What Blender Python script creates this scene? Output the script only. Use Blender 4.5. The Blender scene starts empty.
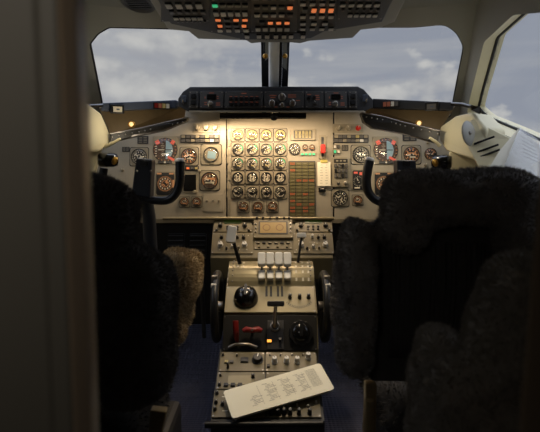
import bpy, bmesh, math, random
import numpy as np
from mathutils import Vector, Matrix

R = math.radians
PI = math.pi
rnd = random.Random(7)
C = bpy.context.scene.collection
scene = bpy.context.scene

# ---------------------------------------------------------------- camera
FPX = 510.0
CAM = Vector((0.0, 0.0, 1.15))
PITCH = R(5.5)
cd = bpy.data.cameras.new('camera')
cd.sensor_width = 36.0
cd.lens = FPX / 540.0 * 36.0
cd.clip_start = 0.02
cd.dof.use_dof = True
cd.dof.focus_distance = 2.45
cd.dof.aperture_fstop = 4.0
cam = bpy.data.objects.new('camera', cd)
cam.location = CAM
cam.rotation_euler = (PI / 2 - PITCH, 0, 0)
C.objects.link(cam)
scene.camera = cam

# ---------------------------------------------------------------- world: overcast sky with cumulus
def srgb(r, g, b, a=1.0):
    def f(c):
        c /= 255.0
        return c / 12.92 if c <= 0.04045 else ((c + 0.055) / 1.055) ** 2.4
    return (f(r), f(g), f(b), a)

world = bpy.data.worlds.new('sky')
scene.world = world
world.use_nodes = True
wn, wl = world.node_tree.nodes, world.node_tree.links
wn.clear()
def node(t, **kw):
    n = wn.new(t)
    for k, v in kw.items():
        setattr(n, k, v)
    return n
def ramp(stops, src):
    n = wn.new('ShaderNodeValToRGB')
    while len(n.color_ramp.elements) < len(stops):
        n.color_ramp.elements.new(0.5)
    for e, (p, c) in zip(n.color_ramp.elements, stops):
        e.position = p; e.color = c
    wl.new(src, n.inputs[0])
    return n
def mathn(op, a, b):
    n = wn.new('ShaderNodeMath'); n.operation = op
    for i, v in enumerate((a, b)):
        if isinstance(v, (int, float)): n.inputs[i].default_value = v
        else: wl.new(v, n.inputs[i])
    return n.outputs[0]
tc = node('ShaderNodeTexCoord')
sep = node('ShaderNodeSeparateXYZ'); wl.new(tc.outputs['Generated'], sep.inputs[0])
def mapping(scale, loc):
    m = node('ShaderNodeMapping'); m.inputs['Scale'].default_value = scale; m.inputs['Location'].default_value = loc
    wl.new(tc.outputs['Generated'], m.inputs[0]); return m.outputs[0]
def noise(vec, detail, rough, dist=0.0):
    n = node('ShaderNodeTexNoise'); n.inputs['Scale'].default_value = 1.0; n.inputs['Detail'].default_value = detail
    n.inputs['Roughness'].default_value = rough; n.inputs['Distortion'].default_value = dist
    wl.new(vec, n.inputs['Vector']); return n.outputs['Fac']
def smooth(v, a, b):
    n = node('ShaderNodeMapRange', interpolation_type='SMOOTHSTEP'); n.inputs['From Min'].default_value = a; n.inputs['From Max'].default_value = b
    wl.new(v, n.inputs['Value']); return n.outputs[0]
def mixc(f, a, b):
    n = node('ShaderNodeMix', data_type='RGBA'); wl.new(f, n.inputs[0])
    for i, c in ((6, a), (7, b)):
        if isinstance(c, tuple): n.inputs[i].default_value = c
        else: wl.new(c, n.inputs[i])
    return n.outputs[2]
SC = (9.5, 9.5, 15.0); LO = (4.3, 0.7, 0.55)
d0 = noise(mapping(SC, LO), 7.0, 0.52)
d1 = noise(mapping(SC, (LO[0] + 0.10, LO[1], LO[2] + 0.30)), 4.0, 0.5)      # the same clouds a little higher: where they thin upwards they catch light
lit = smooth(mathn('SUBTRACT', d0, d1), -0.16, 0.24)
band = noise(mapping((2.4, 2.4, 22.0), (0.4, 1.7, 3.1)), 4.0, 0.5)
# cover: clouds thicken towards the horizon and towards the left
cov = mathn('ADD', mathn('MULTIPLY', sep.outputs['X'], -0.42), mathn('MULTIPLY', mathn('SUBTRACT', 0.19, sep.outputs['Z']), 1.1))
m1 = smooth(mathn('ADD', mathn('ADD', d0, cov), mathn('MULTIPLY', band, 0.25)), 0.585, 0.70)
haze = mixc(smooth(mathn('ADD', mathn('MULTIPLY', cov, 1.0), band), 0.30, 0.58), srgb(148, 153, 166), srgb(172, 173, 178))
cum = mixc(lit, srgb(165, 166, 172), srgb(200, 198, 196))
sky_col = mixc(m1, haze, cum)
bg = node('ShaderNodeBackground')
zen = node('ShaderNodeMapRange'); zen.inputs['From Min'].default_value = 0.32; zen.inputs['From Max'].default_value = 0.75
zen.inputs['To Min'].default_value = 0.98; zen.inputs['To Max'].default_value = 6.5      # an overcast sky is brightest overhead
wl.new(sep.outputs['Z'], zen.inputs['Value']); wl.new(zen.outputs[0], bg.inputs['Strength'])
wl.new(sky_col, bg.inputs[0])
wo = node('ShaderNodeOutputWorld'); wl.new(bg.outputs[0], wo.inputs[0])

# ---------------------------------------------------------------- exposure
vs = scene.view_settings
vs.view_transform = 'Standard'
vs.look = 'None'
vs.exposure = 0.0
vs.gamma = 1.0
vs.use_curve_mapping = False

def area_light(name, loc, target, sx, sy, power, col, spread=180):
    l = bpy.data.lights.new(name, 'AREA'); l.shape = 'RECTANGLE'; l.size = sx; l.size_y = sy
    l.energy = power; l.color = col; l.spread = R(spread)
    o = bpy.data.objects.new(name, l); C.objects.link(o)
    o.location = loc
    d = Vector(target) - Vector(loc)
    o.rotation_euler = d.to_track_quat('-Z', 'Y').to_euler()
    return o
def spot_light(name, loc, target, power, col, angle, blend=0.6, radius=0.02):
    l = bpy.data.lights.new(name, 'SPOT'); l.energy = power; l.color = col
    l.spot_size = R(angle); l.spot_blend = blend; l.shadow_soft_size = radius
    o = bpy.data.objects.new(name, l); C.objects.link(o); o.location = loc
    o.rotation_euler = (Vector(target) - Vector(loc)).to_track_quat('-Z', 'Y').to_euler()
    return o

# ---------------------------------------------------------------- picture ray helpers
FWD = Vector((0, math.cos(PITCH), -math.sin(PITCH)))
UPV = Vector((0, math.sin(PITCH), math.cos(PITCH)))
RGT = Vector((1, 0, 0))
def ray(px, py):
    return FWD + RGT * ((px - 270) / FPX) + UPV * ((216 - py) / FPX)
def P(px, py, Y):
    d = ray(px, py)
    return CAM + d * (Y / d.y)
def hit(px, py, p0, n):
    d = ray(px, py)
    return CAM + d * ((Vector(p0) - CAM).dot(n) / d.dot(n))

WARM = (1.0, 0.74, 0.47)
# flood lamps: strip under the glareshield, added side fills under the coamings (no lamps there), pedestal flood in the overhead console
area_light('glareshield_flood', P(264, 117.5, 2.33) + Vector((0, 0.03, -0.022)), (0.0, 2.47, 1.0), 0.60, 0.02, 4.1, WARM)
area_light('side_panel_fill', P(160, 137, 2.24), P(152, 170, 2.5), 0.24, 0.02, 0.2, (1.0, 0.82, 0.60))
area_light('side_panel_fill', P(395, 136, 2.24), P(395, 170, 2.5), 0.24, 0.02, 0.5, (1.0, 0.86, 0.64))
spot_light('pedestal_flood', (0.0, 1.86, 1.625), (0.0, 2.12, 0.66), 7.5, (1.0, 0.80, 0.54), 42, 0.8, 0.03)
spot_light('pedestal_flood', (0.05, 1.70, 1.625), (0.0, 1.74, 0.36), 24.0, (1.0, 0.80, 0.54), 64, 0.9, 0.03)
area_light('doorway_fill', (-0.30, -0.12, 1.50), (-0.36, 0.42, 1.22), 0.16, 0.10, 0.36, (1.0, 0.90, 0.76), 95)  # unseen fill light added to brighten the doorway edge

# ---------------------------------------------------------------- materials
MATS = {}
def mat(name, rgb, rough=0.55, metal=0.0, vary=0.12, scale=40.0, bump=0.0, spec=0.4, emit=None, estr=0.0):
    if name in MATS: return MATS[name]
    m = bpy.data.materials.new(name); m.use_nodes = True
    nt = m.node_tree; b = nt.nodes['Principled BSDF']
    b.inputs['Roughness'].default_value = rough
    b.inputs['Metallic'].default_value = metal
    b.inputs['Specular IOR Level'].default_value = spec
    t = nt.nodes.new('ShaderNodeTexCoord')
    nz = nt.nodes.new('ShaderNodeTexNoise'); nz.inputs['Scale'].default_value = scale; nz.inputs['Detail'].default_value = 4
    nt.links.new(t.outputs['Object'], nz.inputs['Vector'])
    mx = nt.nodes.new('ShaderNodeMix'); mx.data_type = 'RGBA'
    c = srgb(*rgb)
    mx.inputs[6].default_value = tuple(min(1, x * (1 - vary)) for x in c[:3]) + (1,)
    mx.inputs[7].default_value = tuple(min(1, x * (1 + vary)) for x in c[:3]) + (1,)
    nt.links.new(nz.outputs['Fac'], mx.inputs[0])
    nt.links.new(mx.outputs[2], b.inputs['Base Color'])
    if bump:
        bp = nt.nodes.new('ShaderNodeBump'); bp.inputs['Strength'].default_value = bump; bp.inputs['Distance'].default_value = 0.004
        nt.links.new(nz.outputs['Fac'], bp.inputs['Height']); nt.links.new(bp.outputs[0], b.inputs['Normal'])
    if emit:
        b.inputs['Emission Color'].default_value = srgb(*emit)
        b.inputs['Emission Strength'].default_value = estr
    MATS[name] = m
    return m

def glass_mat(name, tint, gloss, rough=0.02):
    m = bpy.data.materials.new(name); m.use_nodes = True
    nt = m.node_tree; nt.nodes.clear()
    o = nt.nodes.new('ShaderNodeOutputMaterial')
    tr = nt.nodes.new('ShaderNodeBsdfTransparent'); tr.inputs[0].default_value = tint
    gl = nt.nodes.new('ShaderNodeBsdfGlossy'); gl.inputs['Roughness'].default_value = rough
    mx = nt.nodes.new('ShaderNodeMixShader'); mx.inputs[0].default_value = gloss
    nt.links.new(tr.outputs[0], mx.inputs[1]); nt.links.new(gl.outputs[0], mx.inputs[2]); nt.links.new(mx.outputs[0], o.inputs[0])
    MATS[name] = m
    return m

M = dict(
    panel=mat('panel_paint', (150, 143, 127), 0.5, 0, 0.10, 25, 0.05),
    panel2=mat('bezel_paint', (134, 126, 107), 0.5, 0, 0.10, 60),
    ped=mat('pedestal_paint', (104, 95, 70), 0.36, 0, 0.18, 30, 0.05),
    pedlt=mat('drum_paint', (132, 122, 94), 0.30, 0.25, 0.12, 30),
    dark=mat('charcoal_paint', (38, 37, 37), 0.5, 0, 0.2, 30),
    dark2=mat('console_grey', (62, 61, 60), 0.55, 0, 0.15, 30),
    deep=mat('soot_paint', (29, 28, 27), 0.5, 0, 0.2, 30),
    black=mat('black_plastic', (20, 20, 21), 0.38, 0, 0.2, 40),
    gloss=mat('black_gloss', (14, 14, 15), 0.18, 0, 0.2, 40, 0, 0.6),
    face=mat('dial_black', (17, 16, 15), 0.5, 0, 0.1),
    facebr=mat('dial_brown', (58, 45, 34), 0.5, 0, 0.1),
    facepale=mat('dial_cream', (168, 154, 102), 0.5, 0, 0.1),
    white=mat('marking_white', (206, 199, 180), 0.5, 0, 0.05),
    orange=mat('marking_lit_orange', (160, 116, 76), 0.5, 0, 0.05, emit=(255, 170, 110), estr=0.16),
    redlit=mat('flag_lit_red', (196, 84, 66), 0.5, 0, 0.05, emit=(255, 120, 95), estr=0.22),
    annlit=mat('caption_lit_orange', (150, 60, 30), 0.5, 0, 0.05, emit=(255, 130, 90), estr=0.12),
    amber=mat('caption_lit_amber', (200, 90, 40), 0.5, 0, 0.05, emit=(255, 140, 80), estr=0.55),
    amber2=mat('lamp_amber', (220, 130, 40), 0.5, 0, 0.05, emit=(255, 170, 70), estr=1.6),
    green=mat('caption_lit_green', (60, 160, 110), 0.5, 0, 0.05, emit=(70, 220, 150), estr=0.5),
    lcd=mat('display_green', (42, 50, 26), 0.3, 0, 0.15, emit=(60, 80, 20), estr=0.15),
    amberscr=mat('display_amber', (132, 108, 58), 0.35, 0, 0.1, emit=(190, 150, 60), estr=0.05),
    amberdk=mat('display_amber_ring', (104, 72, 30), 0.35, 0, 0.1),
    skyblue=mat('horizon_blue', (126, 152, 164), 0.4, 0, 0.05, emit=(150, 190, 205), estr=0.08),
    earth=mat('horizon_brown', (66, 46, 36), 0.5, 0, 0.1),
    red=mat('red_plastic', (178, 36, 26), 0.4, 0, 0.1),
    reddk=mat('red_handle_paint', (118, 26, 20), 0.4, 0, 0.12),
    lever=mat('lever_white', (205, 203, 196), 0.35, 0, 0.05),
    metal=mat('worn_metal', (150, 145, 138), 0.3, 0.9, 0.15),
    brass=mat('brass', (196, 150, 70), 0.3, 0.8, 0.1),
    alu=mat('post_alloy', (238, 242, 244), 0.3, 0.1, 0.08),
    cream=mat('cream_lining', (214, 205, 170), 0.5, 0, 0.05, 8, 0.04),
    lining=mat('ceiling_lining', (126, 126, 118), 0.65, 0, 0.05, 8, 0.06),
    fairing=mat('fairing_beige', (140, 139, 131), 0.55, 0, 0.05, 8),
    coam=mat('coaming_brown', (98, 82, 56), 0.6, 0, 0.18, 30, 0.1),
    shield=mat('glareshield_black', (31, 32, 35), 0.62, 0, 0.2, 60, 0.12),
    shieldblue=mat('shield_grey_blue', (66, 74, 90), 0.45, 0, 0.1, 30),
    seal=mat('seal_rubber', (16, 17, 18), 0.6, 0, 0.2),
    fur=mat('dark_sheepskin', (110, 107, 105), 0.9, 0, 0.35, 35, 0.3, 0.15),
    furlt=mat('tan_sheepskin', (168, 150, 120), 0.9, 0, 0.3, 35, 0.3, 0.15),
    furgr=mat('grey_sheepskin', (120, 116, 110), 0.9, 0, 0.3, 35, 0.3, 0.15),
    fabric=mat('seat_fabric', (60, 59, 59), 0.9, 0, 0.2, 80, 0.2, 0.15),
    seatmetal=mat('seat_rail_metal', (132, 116, 86), 0.45, 0.4, 0.2),
    paper=mat('paper', (222, 216, 196), 0.6, 0, 0.03, 15),
    paper2=mat('booklet_paper', (226, 221, 198), 0.35, 0, 0.04, 12),
    ink=mat('ink', (120, 116, 104), 0.7, 0, 0.05),
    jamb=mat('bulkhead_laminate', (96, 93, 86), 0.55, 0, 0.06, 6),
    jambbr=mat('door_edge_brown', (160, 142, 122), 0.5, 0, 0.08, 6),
    floor=mat('floor_rubber', (78, 80, 100), 0.6, 0, 0.15, 60),
    yoke=mat('yoke_black', (26, 28, 33), 0.33, 0, 0.1, 40, 0, 0.5),
    yokeplate=mat('yoke_plate', (40, 44, 52), 0.45, 0, 0.1, 40),
    button=mat('caption_unlit', (200, 196, 186), 0.4, 0, 0.12),
    buttondk=mat('caption_dark', (84, 82, 80), 0.4, 0, 0.12),
    clip=mat('note_clip_yellow', (178, 166, 90), 0.5, 0, 0.1),
)
M['pane'] = glass_mat('window_glass', (0.97, 0.98, 0.98, 1), 0.02)
M['glass'] = glass_mat('instrument_glass', (0.96, 0.96, 0.95, 1), 0.035)
M['sleeve'] = glass_mat('clear_sleeve', (0.80, 0.80, 0.80, 1), 0.12, 0.25)
M['smoked'] = mat('frosted_plastic', (170, 168, 158), 0.3, 0, 0.05)

# studded rubber for the floor
def stud_floor(m):
    nt = m.node_tree; b = nt.nodes['Principled BSDF']
    t = nt.nodes.new('ShaderNodeTexCoord')
    v = nt.nodes.new('ShaderNodeTexVoronoi'); v.inputs['Scale'].default_value = 55; v.inputs['Randomness'].default_value = 0.0
    nt.links.new(t.outputs['Object'], v.inputs['Vector'])
    bp = nt.nodes.new('ShaderNodeBump'); bp.inputs['Strength'].default_value = 0.9; bp.inputs['Distance'].default_value = 0.01; bp.invert = True
    nt.links.new(v.outputs['Distance'], bp.inputs['Height']); nt.links.new(bp.outputs[0], b.inputs['Normal'])
stud_floor(M['floor'])

# ---------------------------------------------------------------- mesh builder
class MB:
    def __init__(s):
        s.v = []; s.f = []; s.mi = []; s.mats = []; s.smooth = []
    def _m(s, m):
        if m not in s.mats: s.mats.append(m)
        return s.mats.index(m)
    def add(s, verts, faces, m, smooth=False, T=None):
        k = len(s.v); i = s._m(m)
        for p in verts:
            p = Vector(p)
            s.v.append(T @ p if T else p)
        for f in faces:
            s.f.append([a + k for a in f]); s.mi.append(i); s.smooth.append(smooth)
        return s
    def box(s, c, d, m, T=None, taper=1.0):
        x, y, z = c; a, b, h = d[0] / 2, d[1] / 2, d[2] / 2; t = taper
        v = [(x-a, y-b, z-h), (x+a, y-b, z-h), (x+a, y+b, z-h), (x-a, y+b, z-h),
             (x-a*t, y-b*t, z+h), (x+a*t, y-b*t, z+h), (x+a*t, y+b*t, z+h), (x-a*t, y+b*t, z+h)]
        return s.add(v, [(3,2,1,0), (4,5,6,7), (0,1,5,4), (1,2,6,5), (2,3,7,6), (3,0,4,7)], m, False, T)
    def prism(s, poly, z0, z1, m, T=None, poly1=None):
        n = len(poly); q = poly1 or poly
        v = [(x, y, z0) for x, y in poly] + [(x, y, z1) for x, y in q]
        f = [tuple(range(n))[::-1], tuple(range(n, 2*n))] + [(i, (i+1) % n, n + (i+1) % n, n + i) for i in range(n)]
        return s.add(v, f, m, False, T)
    def ext(s, pts, vec, m):
        n = len(pts); vec = Vector(vec)
        v = [Vector(p) for p in pts] + [Vector(p) + vec for p in pts]
        f = [tuple(range(n)), tuple(range(2*n-1, n-1, -1))] + [(i, n+i, n+(i+1) % n, (i+1) % n) for i in range(n)]
        return s.add(v, f, m)
    def lathe(s, prof, m, n=24, T=None, smooth=True, cap=True):
        # prof: (radius, z) bottom to top around local z
        v = []; f = []
        for r, z in prof:
            for k in range(n):
                a = 2*PI*k/n; v.append((r*math.cos(a), r*math.sin(a), z))
        for j in range(len(prof)-1):
            for k in range(n):
                f.append((j*n+k, j*n+(k+1) % n, (j+1)*n+(k+1) % n, (j+1)*n+k))
        s.add(v, f, m, smooth, T)
        if cap:
            r, z = prof[-1]
            if r > 1e-5: s.add([(r*math.cos(2*PI*k/n), r*math.sin(2*PI*k/n), z) for k in range(n)], [tuple(range(n))], m, False, T)
            r, z = prof[0]
            if r > 1e-5: s.add([(r*math.cos(2*PI*k/n), r*math.sin(2*PI*k/n), z) for k in range(n)], [tuple(range(n))[::-1]], m, False, T)
        return s
    def disc(s, c, r, z, m, n=20, T=None):
        return s.add([(c[0] + r*math.cos(2*PI*k/n), c[1] + r*math.sin(2*PI*k/n), z) for k in range(n)], [tuple(range(n))], m, False, T)
    def quad(s, c, w, h, z, m, ang=0.0, T=None):
        ca, sa = math.cos(ang), math.sin(ang)
        v = []
        for a, b in ((-w/2, -h/2), (w/2, -h/2), (w/2, h/2), (-w/2, h/2)):
            v.append((c[0] + a*ca - b*sa, c[1] + a*sa + b*ca, z))
        return s.add(v, [(0, 1, 2, 3)], m, False, T)
    def tube(s, path, r, m, n=12, cap=True):
        path = [Vector(p) for p in path]
        rr = r if isinstance(r, (list, tuple)) else [r] * len(path)
        t0 = (path[1]-path[0]).normalized()
        u = t0.orthogonal().normalized()
        v = []; f = []
        for i, p in enumerate(path):
            if i == 0: t = t0
            elif i == len(path)-1: t = (path[-1]-path[-2]).normalized()
            else: t = ((path[i+1]-p).normalized() + (p-path[i-1]).normalized()).normalized()
            u = (u - t*u.dot(t)).normalized(); w = t.cross(u)
            for k in range(n):
                a = 2*PI*k/n; v.append(p + u*(math.cos(a)*rr[i]) + w*(math.sin(a)*rr[i]))
        for j in range(len(path)-1):
            for k in range(n):
                f.append((j*n+k, j*n+(k+1) % n, (j+1)*n+(k+1) % n, (j+1)*n+k))
        s.add(v, f, m, True)
        if cap:
            L = (len(path)-1)*n
            s.add(v[:n], [tuple(range(n))[::-1]], m); s.add(v[L:L+n], [tuple(range(n))], m)
        return s
    def mesh(s, name):
        me = bpy.data.meshes.new(name)
        me.from_pydata([tuple(p) for p in s.v], [], s.f)
        for m in s.mats: me.materials.append(m)
        me.polygons.foreach_set('material_index', s.mi)
        me.polygons.foreach_set('use_smooth', s.smooth)
        me.update()
        return me
    def build(s, name, parent=None, bevel=0.0, seg=2):
        o = bpy.data.objects.new(name, s.mesh(name))
        C.objects.link(o)
        if parent: o.parent = parent
        if bevel:
            b = o.modifiers.new('bevel', 'BEVEL'); b.width = bevel; b.segments = seg; b.limit_method = 'ANGLE'; b.angle_limit = R(35)
        return o

def link(name, me, parent=None, bevel=0.0):
    o = bpy.data.objects.new(name, me); C.objects.link(o)
    if parent: o.parent = parent
    if bevel:
        b = o.modifiers.new('bevel', 'BEVEL'); b.width = bevel; b.segments = 2; b.limit_method = 'ANGLE'; b.angle_limit = R(35)
    return o
def tag(o, label, cat, group=None, kind=None):
    o['label'] = label; o['category'] = cat
    if group: o['group'] = group
    if kind: o['kind'] = kind
    return o
def struct(o):
    o['kind'] = 'structure'; return o
def empty(name, loc, rot=(0, 0, 0)):
    o = bpy.data.objects.new(name, None); C.objects.link(o)
    o.empty_display_size = 0.02; o.location = loc; o.rotation_euler = rot
    return o
def copy_tree(o, parent=None):
    c = o.copy(); C.objects.link(c)
    if parent: c.parent = parent
    for ch in list(o.children): copy_tree(ch, c)
    return c

def rrect(w, h, r, n=4):
    pts = []
    for cx, cy, a0 in ((w/2-r, h/2-r, 0), (-w/2+r, h/2-r, 90), (-w/2+r, -h/2+r, 180), (w/2-r, -h/2+r, 270)):
        for k in range(n+1):
            a = R(a0 + 90*k/n); pts.append((cx + r*math.cos(a), cy + r*math.sin(a)))
    return pts

# a mounting surface seen in the picture: two heights with their distances give its slope
class Frame:
    def __init__(s, pyt, Yt, pyb, Yb, px=270):
        a, b = P(px, pyb, Yb), P(px, pyt, Yt)
        s.alpha = math.atan2(b.z-a.z, b.y-a.y)
        s.o = a; s.a = a; s.b = b
        s.rot = (s.alpha, 0, 0)
        s.mat = Matrix.Rotation(s.alpha, 3, 'X')
        s.n = s.mat @ Vector((0, 0, 1))
    def w(s, px, py, off=0.0):
        return hit(px, py, s.o + s.n*off, s.n)
    def uv(s, px, py):
        q = s.mat.transposed() @ (s.w(px, py) - s.o)
        return q.x, q.y
    def mpp(s, px, py):
        a, b = s.uv(px-2, py), s.uv(px+2, py); c, d = s.uv(px, py+2), s.uv(px, py-2)
        return (b[0]-a[0])/4, (d[1]-c[1])/4
    def rect(s, x0, y0, x1, y1):
        w = s.uv(x1, (y0+y1)/2)[0] - s.uv(x0, (y0+y1)/2)[0]
        h = s.uv((x0+x1)/2, y0)[1] - s.uv((x0+x1)/2, y1)[1]
        return (x0+x1)/2, (y0+y1)/2, w, h
    def root(s, name, px, py, label, cat, group=None, off=0.0):
        o = empty(name, s.w(px, py, off), s.rot)
        return tag(o, label, cat, group)
    def loc(s, root_px, px, py):   # local (u,v) of a pixel relative to a root pixel
        a, b = s.uv(*root_px), s.uv(px, py)
        return b[0]-a[0], b[1]-a[1]

# ---------------------------------------------------------------- the hull: every wall is a plane cut by its neighbours
def plane3(a, b, c, inside):
    a, b, c = Vector(a), Vector(b), Vector(c)
    n = (b-a).cross(c-a).normalized()
    if n.dot(Vector(inside)-a) > 0: n = -n
    return a, n
INS = (0, 1.2, 1.0)
T0, B0 = Vector((0.0, 2.20, 1.715)), Vector((0.0, 2.84, 1.35))
OB = P(453, 102, 2.42)
SA, SB, SC = P(520, 18, 1.68), P(478, 118, 2.28), P(540, 150, 1.83)
mirror = lambda p: Vector((-p[0], p[1], p[2]))
HULL = {
    'wall_front_right': plane3(T0, B0, OB, INS),
    'wall_front_left': plane3(mirror(T0), mirror(B0), mirror(OB), INS),
    'wall_side_right': plane3(SA, SB, SC, INS),
    'wall_side_left': plane3(mirror(SA), mirror(SB), mirror(SC), INS),
    'wall_lower_right': (Vector((1.0, 0, 0)), Vector((1, 0, 0))),
    'wall_lower_left': (Vector((-1.0, 0, 0)), Vector((-1, 0, 0))),
    'ceiling': (Vector((0, 1.8, 1.745)), Vector((0, -0.01, 1)).normalized()),
    'floor': (Vector((0, 0, 0)), Vector((0, 0, -1))),
    'wall_nose': (Vector((0, 3.05, 0)), Vector((0, 1, 0))),
    'wall_back': (Vector((0, -1.2, 0)), Vector((0, -1, 0))),
}
def hull_poly(name):
    p0, n = HULL[name]
    u = n.orthogonal().normalized(); v = n.cross(u)
    poly = [p0 + u*a*6 + v*b*6 for a, b in ((-1, -1), (1, -1), (1, 1), (-1, 1))]
    for k, (q0, m) in HULL.items():
        if k == name: continue
        out = []
        for i in range(len(poly)):
            a, b = poly[i], poly[(i+1) % len(poly)]
            da, db = (a-q0).dot(m), (b-q0).dot(m)
            if da <= 0: out.append(a)
            if (da < 0 < db) or (db < 0 < da): out.append(a + (b-a)*(da/(da-db)))
        poly = out
    return poly, n
def hull_wall(name, m, hole=None, thick=0.035, rim=None):
    poly, n = hull_poly(name)
    mb = MB()
    if hole is None:
        mb.add(poly, [tuple(range(len(poly)))], m)
    else:
        c = sum(hole, Vector())/len(hole)
        u = n.orthogonal().normalized(); v = n.cross(u)
        N = len(hole)
        outer = []
        for h in hole:
            d = (h-c); d2 = Vector((d.dot(u), d.dot(v)))
            best = None
            for i in range(len(poly)):
                a, b = poly[i]-c, poly[(i+1) % len(poly)]-c
                a2, b2 = Vector((a.dot(u), a.dot(v))), Vector((b.dot(u), b.dot(v)))
                e = b2-a2; den = d2.x*e.y - d2.y*e.x
                if abs(den) < 1e-12: continue
                t = (a2.x*e.y - a2.y*e.x)/den; q = (a2.x*d2.y - a2.y*d2.x)/den
                if t > 0 and -1e-6 <= q <= 1+1e-6: best = t if best is None else min(best, t)
            outer.append(c + d*best)
        # add true corners of the plate to the ring by snapping the closest ring vertex
        for q in poly:
            j = min(range(N), key=lambda i: (outer[i]-q).length); outer[j] = q
        mb.add(list(hole)+outer, [(i, (i+1) % N, N+(i+1) % N, N+i) for i in range(N)], m)
    o = mb.build(name)
    bm = bmesh.new(); bm.from_mesh(o.data)
    for f in bm.faces:
        if f.normal.dot(n) > 0: f.normal_flip()
    bm.to_mesh(o.data); bm.free()
    s = o.modifiers.new('solid', 'SOLIDIFY'); s.thickness = thick; s.offset = -1
    if rim:
        o.data.materials.append(rim); s.material_offset_rim = 1
    return struct(o)
def densify(pts, step=0.02):
    out = []
    for i in range(len(pts)):
        a, b = pts[i], pts[(i+1) % len(pts)]
        k = max(1, int((b-a).length/step))
        out += [a + (b-a)*(j/k) for j in range(k)]
    return out
def rounded(pts, r, n=5):
    out = []
    N = len(pts)
    for i in range(N):
        a, b, c = pts[i-1], pts[i], pts[(i+1) % N]
        d1, d2 = (a-b), (c-b)
        rr = min(r, d1.length*0.45, d2.length*0.45)
        p, q = b + d1.normalized()*rr, b + d2.normalized()*rr
        for k in range(n+1):
            t = k/n; out.append(p*(1-t)**2 + b*2*t*(1-t) + q*t*t)
    return out

wr, wlft, sr, sl = (HULL[k] for k in ('wall_front_right', 'wall_front_left', 'wall_side_right', 'wall_side_left'))
win_r = [hit(x, y, *wr) for x, y in ((287, 120), (287, 40), (320, 33), (360, 27.5), (414, 27.5), (445, 24.5), (457, 33), (464, 47), (453, 103), (451, 118))]
win_l = [hit(x, y, *wlft) for x, y in ((264.5, 120), (264.5, 40), (230, 33), (170, 29), (109, 27.6), (98, 34), (90, 44), (101.5, 101), (104, 118))]
win_s = [hit(x, y, *sr) for x, y in ((548, 12), (513, 15), (484, 42), (470, 98), (467, 113), (477, 122), (511, 137.6), (545, 155), (620, 190), (700, 130), (690, -10))]
win_sl = [mirror(p) for p in win_s][::-1]
def window(name, outline, hull, wall, wallmat, rad, sealr, deep=0.0, rim=None):
    hole = densify(rounded(outline, rad), 0.02)
    hull_wall(wall, wallmat, hole, 0.035 + deep, rim)
    n = hull[1]
    mb = MB(); c = sum(hole, Vector())/len(hole)
    mb.ext([p + n*(0.012 + deep) for p in hole], n*0.008, M['pane'])
    w = struct(mb.build(name))
    s = MB(); s.tube([p + n*(0.004 + deep) for p in hole] + [hole[0] + n*(0.004 + deep)], sealr, M['seal'], 8, False)
    s.build('seal', w)
    return hole
hole_r = window('window_1', win_r, wr, 'wall_front_right', M['fairing'], 0.03, 0.004)
hole_l = window('window_2', win_l, wlft, 'wall_front_left', M['fairing'], 0.012, 0.005)
hole_s = window('window_3', win_s, sr, 'wall_side_right', M['fairing'], 0.02, 0.007, 0.05, M['cream'])
window('window_4', win_sl, sl, 'wall_side_left', M['fairing'], 0.02, 0.007, 0.05, M['cream'])
hull_wall('wall_lower_right', M['cream']); hull_wall('wall_lower_left', M['cream'])
hull_wall('ceiling', M['lining']); hull_wall('floor', M['floor']); hull_wall('wall_nose', M['dark'])
hull_wall('wall_back', M['jamb'])

# centre windscreen post
pt = MB()
a, b = T0 + Vector((0.02, -0.02, 0.03)), B0 + Vector((0.02, -0.02, -0.1))
ax = (b-a).normalized(); nn = Vector((0, ax.z, -ax.y)).normalized()
def bar(mb, a, b, w, d, m, dx=0.0, dn=0.0):
    ax = (b-a).normalized(); n = Vector((0, -ax.z, ax.y)).normalized()
    if n.y > 0: n = -n
    X = Vector((1, 0, 0)); o = X*dx + n*dn
    q = [a + o - X*w/2 - n*d/2, a + o + X*w/2 - n*d/2, a + o + X*w/2 + n*d/2, a + o - X*w/2 + n*d/2]
    mb.ext(q, b-a, m)
pt.tube([a + Vector((0.004, -0.03, -0.03)), b + Vector((0.004, -0.03, -0.03))], 0.030, M['alu'], 20)
pt.tube([a + Vector((0.024, -0.045, -0.04)), b + Vector((0.024, -0.045, -0.04))], 0.009, M['seal'], 14)
bar(pt, a, b, 0.125, 0.02, M['seal'], 0.003, -0.02)
struct(pt.build('trim_1', None, 0.004))
for dx, sd in ((-0.040, 'left'), (0.044, 'right')):
    kb = MB(); kp = a + (b-a)*0.17 + Vector((dx, -0.055, -0.04))
    kb.lathe([(0.004, -0.03), (0.004, -0.008), (0.010, -0.006), (0.0115, 0.0), (0.008, 0.008), (0.0, 0.01)], M['brass'], 14, Matrix.Translation(kp) @ Matrix.Rotation(PI/2, 4, 'X'))
    tag(kb.build('sighting_ball'), 'small brass alignment ball on the %s side of the centre windscreen post' % sd, 'alignment ball', 'brass balls on the windscreen post')

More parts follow.
